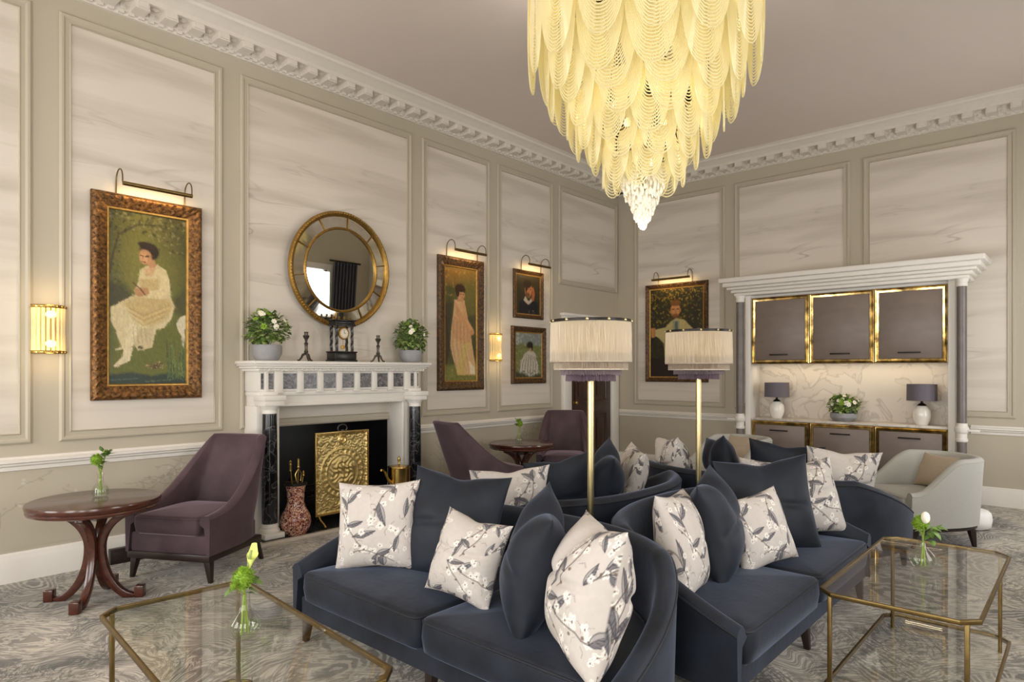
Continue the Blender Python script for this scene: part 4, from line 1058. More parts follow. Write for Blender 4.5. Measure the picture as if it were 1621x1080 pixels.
m = MB(); pts = [(.05*math.cos(a), 0, .885+.035*math.sin(a)) for a in np.linspace(-.9, PI+.9, 20)]; m.tube(pts, .006, 8); m.box(-.015,.015,-.006,.006,.853,.87); m.build('handle', M['pewter'], fs)
# painted jar holding fire irons
jr = thing('jar', 'tall red and cream patterned porcelain jar holding fire irons on the hearth', 'jar', (2.98,5.20,.03), 0)
MB().lathe([(0,0),(.085,0),(.095,.012),(.125,.07),(.132,.11),(.12,.165),(.085,.23),(.07,.28),(.074,.36),(.085,.42),(.088,.44),(.078,.44),(.066,.36),(.058,.28),(0,.25)], 40).build('body', M['jar'], jr)
MB().lathe([(.088,.425),(.096,.43),(.096,.445),(.086,.45),(.08,.44)], 40).build('rim', M['bronze'], jr)
gi = 'fire irons in the painted jar'
def iron(loc, lean, kind, label):
    m = MB(); top = (loc[0]+lean[0], loc[1]+lean[1], loc[2]); b = (loc[0], loc[1], .30)
    m.tube([b, top], .006, 8)
    if kind == 'poker': m.lathe([(0,0),(.012,.004),(.010,.05),(.014,.06),(.008,.07),(.013,.085),(0,.10)], 12, (top[0], top[1], top[2]-.02))
    elif kind == 'tongs':
        m.tube([(top[0]-.02, top[1], top[2]-.11),(top[0]-.03, top[1], top[2]-.05),(top[0], top[1], top[2]),(top[0]+.03, top[1], top[2]-.05),(top[0]+.02, top[1], top[2]-.11)], .005, 6); m.sphere((top[0], top[1], top[2]+.012), .014, 10, 8); m.lathe([(0,0),(.01,0),(.01,.07),(0,.08)], 10, (top[0], top[1], top[2]+.01))
    else: m.sphere((top[0], top[1], top[2]), .012, 10, 8); m.lathe([(0,0),(.008,0),(.01,.03),(0,.045)], 10, (top[0], top[1], top[2]))
    return tag(m.build('fire_iron', M['brass'], None), label, 'fire iron', gi)
iron((2.965,5.20,.60), (-.035,.0), 'poker', 'brass fire poker leaning left in the patterned jar')
iron((2.985,5.19,.60), (.015,.0), 'tongs', 'brass fire tongs with a looped head in the patterned jar')
iron((3.01,5.21,.53), (.05,.0), 'brush', 'short dark fire iron at the right side of the patterned jar')
# brass watering can / kettle
kt = thing('kettle', 'tall brass kettle with a long spout at the right side of the hearth', 'kettle', (4.10,5.18,.03), .15)
kb = mat('kettle_brass', (214,182,108), .2, metal=1, noise=.06)
MB().lathe([(0,0),(.10,0),(.105,.01),(.108,.2),(.11,.34),(.11,.455),(.116,.462),(.112,.472),(.03,.485),(.0,.49)], 36).build('body', kb, kt)
MB().tube([(-.10,0,.30),(-.16,0,.36),(-.20,0,.43),(-.225,0,.455),(-.25,0,.46)], [.022,.016,.012,.010,.011], 10).build('spout', kb, kt)
MB().tube([(.10,0,.42),(.14,0,.44),(.15,0,.36),(.14,0,.26),(.105,0,.22)], .008, 8).build('handle', kb, kt)
MB().lathe([(0,.49),(.012,.495),(.008,.51),(.016,.53),(.012,.56),(.0,.575)], 14).build('lid_knob', M['brass'], kt)

# ------------------------------------------------------------------ on the mantel
def candlestick(label, loc):
    r = thing('candlestick', label, 'candlestick', loc, .3, 'pewter candlesticks on the mantel')
    m = MB()
    m.lathe([(0,.06),(.022,.062),(.014,.075),(.02,.09),(.012,.105),(.014,.15),(.02,.165),(.01,.175),(.013,.2),(.024,.215),(.03,.235),(.026,.238),(.012,.225),(0,.225)], 20); m.build('stem', M['pewter'], r)
    for k in range(3):
        a = k*2*PI/3; c, s = math.cos(a), math.sin(a)
        MB().tube([(0,0,.075),(.03*c,.03*s,.06),(.045*c,.045*s,.03),(.06*c,.06*s,.012),(.078*c,.078*s,.008)], [.012,.012,.009,.008,.008], 8).build('foot', M['pewter'], r)
    MB().lathe([(0,.22),(.017,.222),(.017,.262),(.022,.268),(.016,.27),(.01,.24),(0,.24)], 16).build('socket', M['pewter'], r)
    return r
cs = candlestick('small pewter candlestick left of the mantel clock', (3.17,5.35,1.54))
dup(cs, (3.97,5.35,1.54), .8, 'small pewter candlestick right of the mantel clock')
ck = thing('clock', 'dark portico mantel clock with twisted columns and a small white dial', 'clock', (3.54,5.34,1.54), 0)
m = MB(); m.box(-.13,.13,-.075,.075,.0,.02); m.box(-.12,.12,-.07,.07,.02,.085); m.box(-.128,.128,-.074,.074,.085,.1); m.build('plinth', M['black'], ck, bevel=.006)
for s in (-1, 1):
    for yy in (-.045, .045):
        lo = []
        for i in range(30):
            z = .1+.24*i/29; lo.append([( s*.085+(.012+.003*math.cos(3*(2*PI*k/12)+i*.7))*math.cos(2*PI*k/12), yy+(.012+.003*math.cos(3*(2*PI*k/12)+i*.7))*math.sin(2*PI*k/12), z) for k in range(12)])
        m = MB(); m.rings(lo); m.build('column', M['black'], ck)
m = MB(); m.box(-.115,.115,-.065,.065,.34,.36); m.box(-.105,.105,-.06,.06,.36,.385); m.box(-.12,.12,-.07,.07,.385,.40); m.build('entablature', M['black'], ck, bevel=.004)
m = MB()
for x in (-.09,-.03,.03,.09): m.lathe([(0,0),(.012,.0),(.008,.01),(.014,.02),(0,.035)], 10, (x,0,.40))
m.build('crest', M['giltlight'], ck)
Rx = Matrix.Translation((0,-.02,.27)) @ Matrix.Rotation(PI/2, 4, 'X')
m = MB(); m.lathe([(0,0),(.055,0),(.06,.01),(.055,.022),(.045,.024),(.045,.018),(0,.018)], 32, M=Rx); dr = m.build('dial_case', M['giltlight'], ck)
MB().lathe([(0,.019),(.045,.019),(.045,.0205),(0,.0205)], 32, M=Rx).build('dial', M['clockface'], dr)
m = MB(); m.box(-.002,.002,-.043,-.0415,.27,.302); m.box(-.0,.02,-.043,-.0415,.268,.272)
for k in range(12): m.box(-.0015,.0015,-.042,-.041,.034,.041, 0, Matrix.Translation((0,0,.27)) @ Matrix.Rotation(k*PI/6, 4, 'Y'))
m.build('clock_hands', M['black'], dr)
m = MB(); m.tube([(0,-.02,.22),(0,-.02,.15)], .003, 6); m.lathe([(0,-.006),(.022,-.004),(.022,.004),(0,.006)], 20, M=Matrix.Translation((0,-.02,.14)) @ Matrix.Rotation(PI/2, 4, 'X')); m.build('pendulum', M['giltlight'], ck)

# ------------------------------------------------------------------ round mirror
mr = thing('mirror', 'round gilt framed mirror with a segmented mirrored border above the mantel', 'mirror', (3.63, YL-.055, 2.44), 0); mr.rotation_euler = (math.radians(3.0), 0, 0)
RX = Matrix.Rotation(PI/2, 4, 'X')
m = MB(); m.lathe([(.515,0),(.562,0),(.568,.018),(.56,.036),(.545,.044),(.53,.036),(.518,.026),(.515,.018),(.515,0)], 96, M=RX)
for k in range(120):
    a = 2*PI*k/120; m.sphere((.549*math.cos(a), -.040, .549*math.sin(a)), .010, 6, 5)
m.build('outer_frame', M['mirrorgold'], mr)
m = MB(); m.lathe([(.388,.008),(.412,.008),(.414,.03),(.40,.04),(.388,.03),(.388,.008)], 96, M=RX)
for k in range(90):
    a = 2*PI*k/90; m.sphere((.401*math.cos(a), -.036, .401*math.sin(a)), .0075, 6, 4)
m.build('inner_frame', M['mirrorgold'], mr)
MB().lathe([(0,.012),(.392,.012),(.392,.016),(0,.016)], 96, M=RX).build('mirror_glass', M['mirror'], mr, smooth=False)
for k in range(10):
    a0, a1 = 2*PI*k/10+.2, 2*PI*(k+1)/10+.2
    m = MB(); m.lathe([(.41,.018),(.41,.022),(.52,.010),(.52,.006),(.41,.018)], 10, M=RX, a0=a0+.012, a1=a1-.012); m.build('mirror_panel', M['antmirror'], mr, smooth=False)
    m = MB(); m.tube([(.405*math.cos(a0), -.026, .405*math.sin(a0)), (.522*math.cos(a0), -.02, .522*math.sin(a0))], .006, 8); m.build('divider', M['mirrorgold'], mr)

# ------------------------------------------------------------------ wall sconces
def sconce(label, x):
    r = thing('wall_sconce', label, 'wall light', (x, YL, 1.575), 0, 'gilt wall sconces of glass rods')
    MB().box(-.09, .09, -.012, 0, 0, .345).build('back_plate', M['brass'], r, bevel=.003)
    for z in (0, .323):
        m = MB(); m.lathe([(.0,z),(.105,z),(.108,z+.004),(.108,z+.018),(.105,z+.022),(0,z+.022)], 20, a0=PI, a1=2*PI, M=Matrix.Diagonal((1,.85,1,1)).to_4x4())
        for k in range(9):
            a = PI+(k+.5)*PI/9; m.sphere((.107*math.cos(a), .091*math.sin(a), z+.011), .009, 8, 6)
        m.build('band', M['brass'], r)
    for k in range(10):
        a = PI+(k+.5)*PI/10; MB().lathe([(0,.02),(.0125,.022),(.0125,.323),(0,.325)], 10, (.094*math.cos(a), .079*math.sin(a), 0)).build('glass_rod', M['rod'], r)
    for z in (.07, .275): MB().sphere((0,-.088,z), .022, 10, 8, 0, (1.6,.5,1.2)).build('bulb', M['rodhot'], r)
    return r
sc = sconce('lit gilt wall sconce left of the large seated woman painting', 1.25)
dup(sc, (5.875, YL, 1.575), 0, 'lit gilt wall sconce between the standing woman painting and two small paintings')

# ------------------------------------------------------------------ paintings
def ornate_frame(root, w_, h_, fw, depth, mtl, slip=None, orn=.006, seed=1):
    rs = random.Random(seed); prof = [(0,0),(0,-depth*.55),(fw*.10,-depth*.8),(fw*.22,-depth),(fw*.38,-depth*.92),(fw*.55,-depth*.7),(fw*.75,-depth*.62),(fw*.9,-depth*.45),(fw,-depth*.35)]
    m = MB(); n = len(prof)
    crn = [(-w_/2,0),(w_/2,0),(w_/2,h_),(-w_/2,h_)]; ins = [(1,1),(-1,1),(-1,-1),(1,-1)]
    for s in range(4):
        a, b = crn[s], crn[(s+1) % 4]; ia, ib = ins[s], ins[(s+1) % 4]; L = math.hypot(b[0]-a[0], b[1]-a[1]); N = max(8, int(L/.012)); vs = []; fsx = []
        for i in range(N+1):
            t = i/N
            for k, (o, y) in enumerate(prof):
                x = (a[0]+ia[0]*o)*(1-t)+(b[0]+ib[0]*o)*t; z = (a[1]+ia[1]*o)*(1-t)+(b[1]+ib[1]*o)*t
                d = 0
                if 2 <= k <= 6 and 0 < i < N: d = orn*(math.sin(t*L*95)*(1 if k in (3, 4) else -.6)+rs.uniform(-.5,.5))
                vs.append((x, y-d, z))
        for i in range(N):
            for k in range(n-1): fsx.append((i*n+k, (i+1)*n+k, (i+1)*n+k+1, i*n+k+1))
        m.add(vs, fsx)
    f = m.build('frame', mtl, root, angle=60)
    if slip:
        m = MB(); frame_sweep(m, -w_/2+fw*.92, w_/2-fw*.92, fw*.92, h_-fw*.92, [(0,-.004),(0,-depth*.45),(.012,-depth*.4),(.018,-.012),(.018,-.004)]); m.build('slip', slip, root)
    m = MB(); m.box(-w_/2+.01, w_/2-.01, -.006, -.001, .01, h_-.01); m.build('backing', M['darkwood'], root, smooth=False)
def painting(name_label, wall, c, z0, w_, h_, fw, mtl, slip, draw, seed, res=190, orn=.006, depth=.05, tone=(.8,.76,.66)):
    loc, rz = ((c, YL, z0), 0) if wall == 'L' else ((XB, c, z0), -PI/2)
    r = thing('painting', name_label, 'painting', loc, rz, 'framed oil paintings')
    ornate_frame(r, w_, h_, fw, depth, mtl, slip, orn, seed)
    cw, chh = w_-2*fw+.02, h_-2*fw+.02; cv = Canvas(cw, chh, res, (84,84,44), seed); cv.warp(.022*max(cw, .6)); draw(cv); cv.a *= np.array(tone); cv.brush(int(cw*chh*5200), .008, .02, .4); cv.mottle(.3, 60, 40); cv.build(r, -cw/2, fw-.01, -.014)
    return r
def d_seated(c):
    q = lambda P: [((x-120)/390, (y-110)/875) for x, y in P]
    n = c.noise(5, 9, 4); c.a = c.a*(.5+1.0*n)[...,None]
    c.ell(.42, .33, .19, .42, (140,138,66), 0, 1.2, .85); c.ell(.75, .42, .14, .25, (126,126,60), 0, 1.2, .6)
    c.poly(q([(120,640),(250,560),(430,500),(510,470),(510,985),(120,985)]), (112,118,52), .06, .85, .06)
    c.poly(q([(430,540),(510,460),(510,640),(450,610)]), (74,72,44), .05, .8)
    c.poly(q([(120,470),(200,480),(250,540),(200,600),(120,640)]), (62,64,44), .06, .8)
    c.dabs(160, (0,0,1,.13), [(58,60,34),(96,100,58),(150,146,110),(44,46,30)], .006, .02, .7)
    c.dabs(70, (.5,.05,1,.22), [(70,72,40),(158,150,112),(112,110,60)], .006, .018, .7); c.dabs(70, (0,.1,.16,.42), [(60,62,40),(120,122,84),(92,96,54)], .006, .02, .6)
    c.stroke(q([(135,430),(150,330),(175,240),(260,180),(380,165)]), .008, (64,56,40), .7)
    c.poly(q([(120,930),(230,915),(330,935),(420,920),(510,940),(510,985),(120,985)]), (44,62,62), .02, .9, .02); c.stroke(q([(140,955),(260,948)]), .005, (96,118,104), .6); c.stroke(q([(300,965),(430,955)]), .004, (120,136,110), .5)
    # swan at the right edge, rock, reeds
    c.poly(q([(450,665),(470,630),(512,608),(512,700),(492,690),(496,740),(490,790),(480,775),(478,730),(460,700)]), (226,220,196), .008)
    c.ell((350-120)/390, (885-110)/875, .05, .02, (94,78,50), -.3); c.dabs(26, (.42,.86,.72,.9), [(206,190,140),(150,140,84),(180,150,110)], .004, .009, .8)
    for i in range(40):
        x = 405+i*2.6; c.stroke(q([(x, 960-(i % 5)*6), (x+c.r.uniform(-25,35), 740+c.r.rand()*140)]), .0022, [(84,112,66),(54,78,60),(132,150,92)][i % 3], .8)
    # figure
    c.poly(q([(262,520),(420,520),(440,575),(425,640),(392,690),(352,700),(330,790),(262,808),(238,770),(205,805),(188,790),(165,720),(135,660),(140,600),(205,555)]), (226,214,176), .010, 1, .01)
    c.poly(q([(195,575),(260,530),(420,535),(434,580),(400,640),(330,690),(270,665),(205,600)]), (200,172,112), .05, .7, .03)
    for k, o in enumerate((0, 14, 28, 42, 58)): c.stroke(q([(205+o*.6,590+o), (290,632+o*.9), (415-o*.4,572+o)]), .0035, [(168,136,80),(228,208,156)][k % 2], .5)
    c.poly(q([(225,665),(262,690),(225,860),(160,893),(150,886),(190,840)]), (232,222,190), .007); c.poly(q([(160,720),(198,725),(205,800),(160,812),(158,804),(188,790)]), (222,210,174), .007)
    c.poly(q([(265,700),(340,690),(322,790),(280,806),(245,780)]), (208,194,158), .012, .9); c.ell((275-120)/390, (793-110)/875, .02, .013, (70,62,42))
    for o in (0, 18, 36, 54): c.stroke(q([(240+o,690),(245+o*1.1,770)]), .003, (172,158,120), .6)
    c.poly(q([(272,405),(300,382),(355,368),(400,392),(416,440),(420,520),(385,542),(262,540),(246,512),(266,460)]), (230,216,172), .009, 1, .006)
    c.poly(q([(290,398),(330,380),(352,385),(330,430),(300,430)]), (222,182,140), .012, .9)
    c.poly(q([(268,450),(360,440),(365,500),(280,508)]), (196,168,104), .018, .6)
    c.poly(q([(380,395),(412,430),(420,515),(360,530),(300,530),(300,512),(365,495)]), (236,222,180), .01, .95); c.poly(q([(246,500),(310,490),(318,520),(270,540),(250,530)]), (196,150,108), .008); c.stroke(q([(240,470),(275,500),(300,530)]), .006, (112,76,46), .8)
    c.poly(q([(298,345),(340,340),(352,378),(318,392)]), (206,158,116), .008)
    c.ell((318-120)/390, (305-110)/875, .072, .066, (52,36,24), .5, .25); c.ell((298-120)/390, (335-110)/875, .046, .058, (210,160,116), -.25, .3); c.ell((290-120)/390, (345-110)/875, .026, .036, (224,176,132), -.2, .7); c.ell((300-120)/390, (280-110)/875, .058, .028, (58,40,26), .25, .3)
    c.stroke(q([(276,330),(288,334)]), .005, (74,48,34)); c.stroke(q([(300,334),(316,328)]), .005, (74,48,34)); c.stroke(q([(287,336),(284,350)]), .004, (170,116,82)); c.stroke(q([(282,362),(297,362)]), .005, (150,70,58))
def d_standing(c):
    q = lambda P: [((x-155)/175, (y-205)/680) for x, y in P]
    def e(x, y, rx, ry, col, rot=0, soft=.3, al=1): c.ell((x-155)/175, (y-205)/680, rx/175*c.w, ry/680*c.h, col, rot, soft, al)
    n = c.noise(5, 12, 4); c.a = c.a*(.6+1.0*n)[...,None]
    c.poly([(0,0),(1,0),(1,.13),(0,.17)], (150,112,52), .08, .8); c.dabs(100, (0,0,1,.26), [(186,144,70),(128,104,48),(96,86,42),(206,168,90)], .008, .022, .6)
    e(290, 380, 70, 120, (122,116,58), 0, 1.2, .8); c.poly(q([(155,430),(200,420),(190,560),(185,740),(155,770)]), (64,58,40), .04, .85)
    c.poly(q([(270,500),(330,480),(330,760),(300,720)]), (70,72,46), .05, .8); c.poly(q([(155,790),(330,770),(330,885),(155,885)]), (128,132,66), .04, .9); c.dabs(90, (0,.85,1,1), [(158,150,78),(92,100,54),(186,170,96)], .006, .014, .7)
    c.stroke(q([(165,500),(175,640),(168,780)]), .012, (58,44,28), .8)
    c.poly(q([(210,405),(262,402),(268,470),(286,560),(300,640),(322,800),(318,845),(225,845),(205,760),(188,690),(190,600),(200,510)]), (220,184,142), .012, 1, .01)
    c.poly(q([(262,640),(292,650),(268,760),(262,848),(224,842),(230,760)]), (214,190,116), .012, .9); c.poly(q([(286,760),(316,800),(322,842),(292,838)]), (240,230,204), .01, .95)
    c.poly(q([(200,500),(250,520),(300,600),(292,650),(250,660),(196,620)]), (206,158,112), .02, .7)
    for k in range(8): c.stroke(q([(204+k*9,530),(200+k*10,660),(216+k*11,800)]), .0032, [(168,124,84),(240,212,172)][k % 2], .6)
    c.poly(q([(208,404),(262,402),(264,470),(238,480),(212,460)]), (226,184,142), .01); c.poly(q([(250,410),(266,430),(282,520),(312,575),(306,596),(286,580),(258,510)]), (222,172,128), .009); e(303, 590, 12, 14, (206,152,110)); c.poly(q([(210,410),(230,450),(290,560),(282,580),(222,500)]), (214,162,118), .009, .9)
    c.poly(q([(228,380),(252,380),(256,410),(222,410)]), (204,152,110), .008)
    e(238, 340, 27, 34, (58,36,22)); e(243, 372, 20, 27, (216,166,122), -.15); e(240, 338, 24, 18, (64,40,24)); e(226, 362, 9, 24, (62,40,24), .1, .4)
    c.stroke(q([(238,368),(247,367)]), .004, (80,50,34)); c.stroke(q([(253,367),(260,369)]), .004, (80,50,34)); c.stroke(q([(245,386),(255,386)]), .004, (150,72,58)); c.stroke(q([(251,370),(253,379)]), .003, (170,116,82))
def d_thinker(c):
    n = c.noise(4, 5, 3); c.a = np.ones_like(c.a)*np.array(lin((62,56,34)))*(.6+.8*n)[...,None]
    c.poly([(.12,1),(.14,.68),(.32,.6),(.72,.6),(.9,.7),(.92,1)], (26,30,42), .02, 1, .01); c.poly([(.3,.64),(.38,.54),(.5,.66),(.62,.58),(.66,.64),(.5,.74)], (206,200,186), .012, .95)
    c.ell(.5, .38, .07, .1, (190,134,92), .1); c.ell(.46, .24, .085, .055, (48,34,24), 0, .3); c.ell(.42, .34, .02, .06, (48,34,24), 0, .4); c.ell(.47, .5, .045, .03, (96,62,40), 0, .5, .8)
    c.poly([(.62,.62),(.66,.4),(.6,.34),(.7,.3),(.76,.44),(.72,.64)], (178,104,74), .012); c.stroke([(.44,.37),(.49,.36)], .006, (60,38,26)); c.stroke([(.55,.36),(.6,.37)], .006, (60,38,26)); c.stroke([(.52,.38),(.53,.43)], .004, (150,96,66)); c.dabs(10, (.5,.86,.75,.97), [(196,190,176),(120,112,100)], .004, .009, .7)
def d_meadow(c):
    c.a = np.ones_like(c.a)*np.array(lin((140,150,150)))
    c.poly([(0,.3),(.3,.24),(1,.3),(1,1),(0,1)], (120,130,72), .03, .9, .03); c.dabs(60, (0,0,1,.3), [(176,184,188),(120,132,140),(200,204,200)], .012, .03, .6)
    c.dabs(160, (0,.32,1,1), [(96,110,52),(150,150,90),(70,84,48),(180,170,120)], .008, .02, .6)
    c.poly([(.2,.62),(.4,.45),(.55,.4),(.72,.44),(.82,.62),(.9,.86),(.6,.96),(.15,.9)], (206,204,196), .02, 1, .03)
    for k in range(22):
        c.stroke([(.34+.02*k,.46+.004*k),(.2+.032*k,.68),(.16+.033*k,.92)], .005, [(96,92,92),(228,226,218),(150,146,140)][k % 3], .75)
    c.poly([(.3,.56),(.42,.44),(.46,.52),(.36,.62)], (196,192,184), .01); c.ell(.56, .34, .035, .045, (194,146,112)); c.ell(.53, .28, .06, .045, (40,30,26), -.3, .3); c.ell(.62, .31, .02, .05, (44,32,28), 0, .4)
    c.poly([(0,.84),(.3,.88),(.5,.96),(1,.9),(1,1),(0,1)], (48,52,44), .03, .85, .03); c.dabs(40, (0,.82,1,1), [(70,76,56),(120,110,84),(36,38,40)], .008, .02, .7)
def d_jacket(c):
    n = c.noise(8, 11, 4); c.a = np.ones_like(c.a)*np.array(lin((50,48,26)))*(.4+1.2*n)[...,None]
    c.dabs(260, (0,0,1,.42), [(112,104,40),(150,130,50),(60,62,28),(36,34,20),(178,150,62)], .008, .026, .65); c.dabs(60, (.05,0,.95,.14), [(206,166,66),(180,150,60)], .006, .02, .6)
    c.dabs(90, (0,.42,1,.8), [(30,30,26),(52,54,40),(70,70,46)], .012, .03, .6); c.poly([(0,.78),(1,.8),(1,1),(0,1)], (44,28,20), .03, .9)
    c.poly([(.28,.46),(.4,.38),(.5,.34),(.64,.36),(.8,.46),(.86,.62),(.84,.8),(.3,.84),(.28,.62),(.16,.54),(.04,.52),(.06,.46)], (198,184,134), .014, 1, .008)
    c.poly([(.3,.44),(.1,.46),(.05,.5),(.2,.56),(.32,.58)], (206,192,142), .012); c.poly([(.03,.44),(.12,.44),(.12,.54),(.04,.55)], (196,142,96), .01)
    c.poly([(.44,.37),(.56,.37),(.58,.6),(.44,.6)], (150,160,148), .012, .9); c.poly([(.48,.38),(.53,.38),(.54,.56),(.48,.56)], (92,108,96), .008, .9)
    for k in range(6): c.stroke([(.36+.07*k,.46),(.33+.09*k,.78)], .004, [(160,144,98),(222,210,164)][k % 2], .6)
    c.ell(.49, .25, .075, .10, (200,146,98)); c.ell(.49, .175, .082, .045, (120,84,44), 0, .3); c.ell(.49, .315, .055, .032, (128,84,46), 0, .5, .85); c.stroke([(.42,.245),(.47,.242)], .006, (84,54,32)); c.stroke([(.52,.242),(.57,.245)], .006, (84,54,32)); c.stroke([(.495,.25),(.495,.285)], .005, (172,116,76)); c.ell(.41, .26, .014, .03, (186,126,84)); c.ell(.575, .26, .014, .03, (176,118,78))
painting('tall oil painting of a seated woman in cream dress, ornate gilt frame, left of fireplace', 'L', 1.91, 1.232, .80, 1.57, .115, M['gilt'], M['giltlight'], d_seated, 21, 200, .006, .06)
painting('tall narrow oil painting of a standing woman, dark gilt frame, right of the mantel', 'L', 5.295, 1.228, .735, 1.55, .11, M['darkframe'], M['giltlight'], d_standing, 22, 150, .005, .055)
painting('small dark portrait of a man resting his head on his hand, upper of two', 'L', 6.52, 2.14, .60, .632, .055, M['darkframe'], M['giltlight'], d_thinker, 23, 160, .002, .04)
painting('small oil painting of a figure in a white striped dress on grass, lower of two', 'L', 6.527, 1.288, .69, .747, .075, M['darkframe'], M['giltlight'], d_meadow, 24, 150, .003, .045)
painting('large portrait of a bearded man in a pale jacket before foliage, on the back wall', 'B', 4.546, 1.293, 1.0, 1.45, .07, M['darkframe'], M['giltlight'], d_jacket, 25, 120, .003, .045)

# picture lights over the frames
def picture_light(label, wall, c, z, half, armx):
    loc, rz = ((c, YL, z), 0) if wall == 'L' else ((XB, c, z), -PI/2)
    r = thing('picture_light', label, 'picture light', loc, rz, 'brass picture lights')
    for x in armx:
        pts = [(x,-.012,-.06),(x,-.014,.06)]+[(x, -.085+.07*math.cos(a), .10+.075*math.sin(a)) for a in np.linspace(0, PI, 12)]+[(x,-.155,.065)]
        MB().tube(pts, .005, 8).build('arm', M['oldbrass'], r)
    m = MB(); m.tube([(-half,-.16,.055),(half,-.16,.055)], .016, 12); m.build('lamp_bar', M['oldbrass'], r)
    li = bpy.data.lights.new('picture_lamp', 'AREA'); li.shape = 'RECTANGLE'; li.size = half*1.9; li.size_y = .02; li.energy = PL*half; li.color = (1,.66,.29)
    o = bpy.data.objects.new('picture_lamp', li); C.objects.link(o); o.parent = r; o.location = (0,-.135,.035)
    o.rotation_euler = (math.radians(38), 0, 0)
PL = 9
picture_light('brass picture light over the seated woman painting', 'L', 1.93, 2.80, .25, (-.25,.25))
picture_light('brass picture light over the standing woman painting', 'L', 5.32, 2.78, .25, (-.25,.25))
picture_light('brass picture light over the small portrait of a man resting his head', 'L', 6.58, 2.775, .22, (-.20,.20))
picture_light('brass picture light over the portrait of the man in pale jacket', 'B', 4.56, 2.74, .30, (-.27,.27))

# ------------------------------------------------------------------ built-in cabinets on the back wall (local: x right = -Y, y into the wall)
BC = 2.237
def bk(name, label, cat, x=0, z=0, group=None): return thing(name, label, cat, (XB, BC-x, z), -PI/2, group)
su = bk('cabinet_surround', 'white cabinet surround with cornice and slim grey columns on the back wall', 'cabinet surround')
m = MB()
for o, e, z0, z1 in ((.42,1.27,2.43,2.47),(.45,1.30,2.47,2.51),(.49,1.34,2.51,2.545),(.53,1.38,2.545,2.60),(.565,1.42,2.60,2.66)): m.box(-e, e, -o, 0, z0, z1)
m.build('cornice', W, su, bevel=.012, seg=3)
m = MB()
for s in (-1, 1): m.box(min(s*1.075, s*1.14), max(s*1.075, s*1.14), -.36, 0, 0, 2.45)
m.box(-1.14, 1.14, -.30, 0, 2.40, 2.45); m.build('frame', W, su, bevel=.004)
MB().box(-1.075, 1.075, -.03, 0, .85, 1.56).build('backsplash', M['splash'], su, smooth=False)
colg = mat('grey_column', (112,104,101), .35, noise=.15, nscale=9)
for s in (-1, 1):
    x = s*1.20; m = MB(); m.lathe([(.047,.1),(.047,2.36)], 28, (x,-.38,0)); c_ = m.build('column', colg, su)
    m = MB(); m.lathe([(.05,.70),(.058,.71),(.058,.735),(.05,.74),(.05,.79),(.06,.80),(.066,.82),(.066,.85),(.06,.86),(.052,.875),(.052,.9)], 28, (x,-.38,0)); m.box(min(x, x+s*.16), max(x, x+s*.16), -.42, -.34, .815, .838); m.build('collar', W, c_, bevel=.002)
    m = MB(); m.lathe([(.05,2.35),(.056,2.36),(.056,2.38),(.05,2.385),(.062,2.42),(.064,2.43)], 28, (x,-.38,0)); m.build('capital', W, c_)
    m = MB(); m.box(x-.065,x+.065,-.445,-.315,0,.08); m.lathe([(.06,.08),(.06,.1),(.048,.12)], 28, (x,-.38,0)); m.build('base', W, c_, bevel=.004)
MB().box(-1.073, 1.073, -.345, -.032, .82, .85).build('countertop', M['splash'], None, (XB, BC, 0), (0,0,-PI/2), bevel=.005)
ct = bpy.data.objects['countertop']; tag(ct, 'pale marble countertop across the base cabinets', 'countertop')
def bar_handle(z, door):
    m = MB(); m.box(-.11, .11, -.375, -.362, z-.008, z+.008)
    for x in (-.09, .09): m.box(x-.006, x+.006, -.365, -.336, z-.006, z+.006)
    m.build('handle', M['bronze'], door, bevel=.002)
wdt = .7133
def cabinet(kind, x, label, z0, z1, hz, gp):
    r = bk(kind, label, 'cabinet', x, 0, gp); h = wdt/2-.0015
    MB().box(-h, h, -.31, -.033, z0, z1).build('carcass', M['cab'], r, bevel=.002)
    t = .05
    m = MB(); frame_sweep(m, -h, h, z0+.001, z1-.001, [(0,-.305),(0,-.33),(.012,-.334),(t*.42,-.326),(t*.5,-.334),(t*.92,-.33),(t,-.322),(t,-.305)]); m.build('brass_trim', M['polished'], r, angle=20)
    d_ = MB().box(-h+t, h-t, -.338, -.305, z0+t, z1-t).build('door', M['cab'], r, bevel=.004); bar_handle(hz, d_)
names = ('left', 'middle', 'right')
for i, x in enumerate((-wdt, 0, wdt)):
    cabinet('wall_cabinet', x, 'taupe wall cabinet with brass trim, %s one of three above the counter' % names[i], 1.545, 2.398, 1.66, 'taupe wall cabinets')
    cabinet('base_cabinet', x, 'taupe base cabinet with brass trim, %s one of three below the counter' % names[i], .08, .818, .705, 'taupe base cabinets')
# lamps on the counter
def counter_lamp(label, y):
    r = thing('table_lamp', label, 'lamp', (8.50, y, .85), 0, 'white table lamps on the counter')
    MB().lathe([(0,0),(.06,0),(.064,.006),(.085,.06),(.092,.11),(.085,.165),(.055,.205),(.04,.215),(0,.215)], 36).build('base', M['ceramic'], r)
    MB().lathe([(.04,.212),(.046,.222),(.03,.235),(.014,.245),(.014,.27),(0,.27)], 20).build('neck', M['bronze'], r)
    MB().lathe([(.150,.27),(.147,.455),(.143,.455),(.146,.27),(.150,.27)], 48).build('lamp_shade', M['lampgrey'], r)
    m = MB(); m.tube([(0,0,.26),(0,0,.44)], .005, 8)
    for k in range(3): m.tube([(0,0,.43),(.144*math.cos(k*2.094), .144*math.sin(k*2.094), .43)], .003, 6)
    m.build('shade_carrier', M['bronze'], r); return r
tl_ = counter_lamp('white ceramic table lamp with grey shade at left end of counter', 3.03)
dup(tl_, (8.50,1.43,.85), 0, 'white ceramic table lamp with grey shade at the right end of the counter')

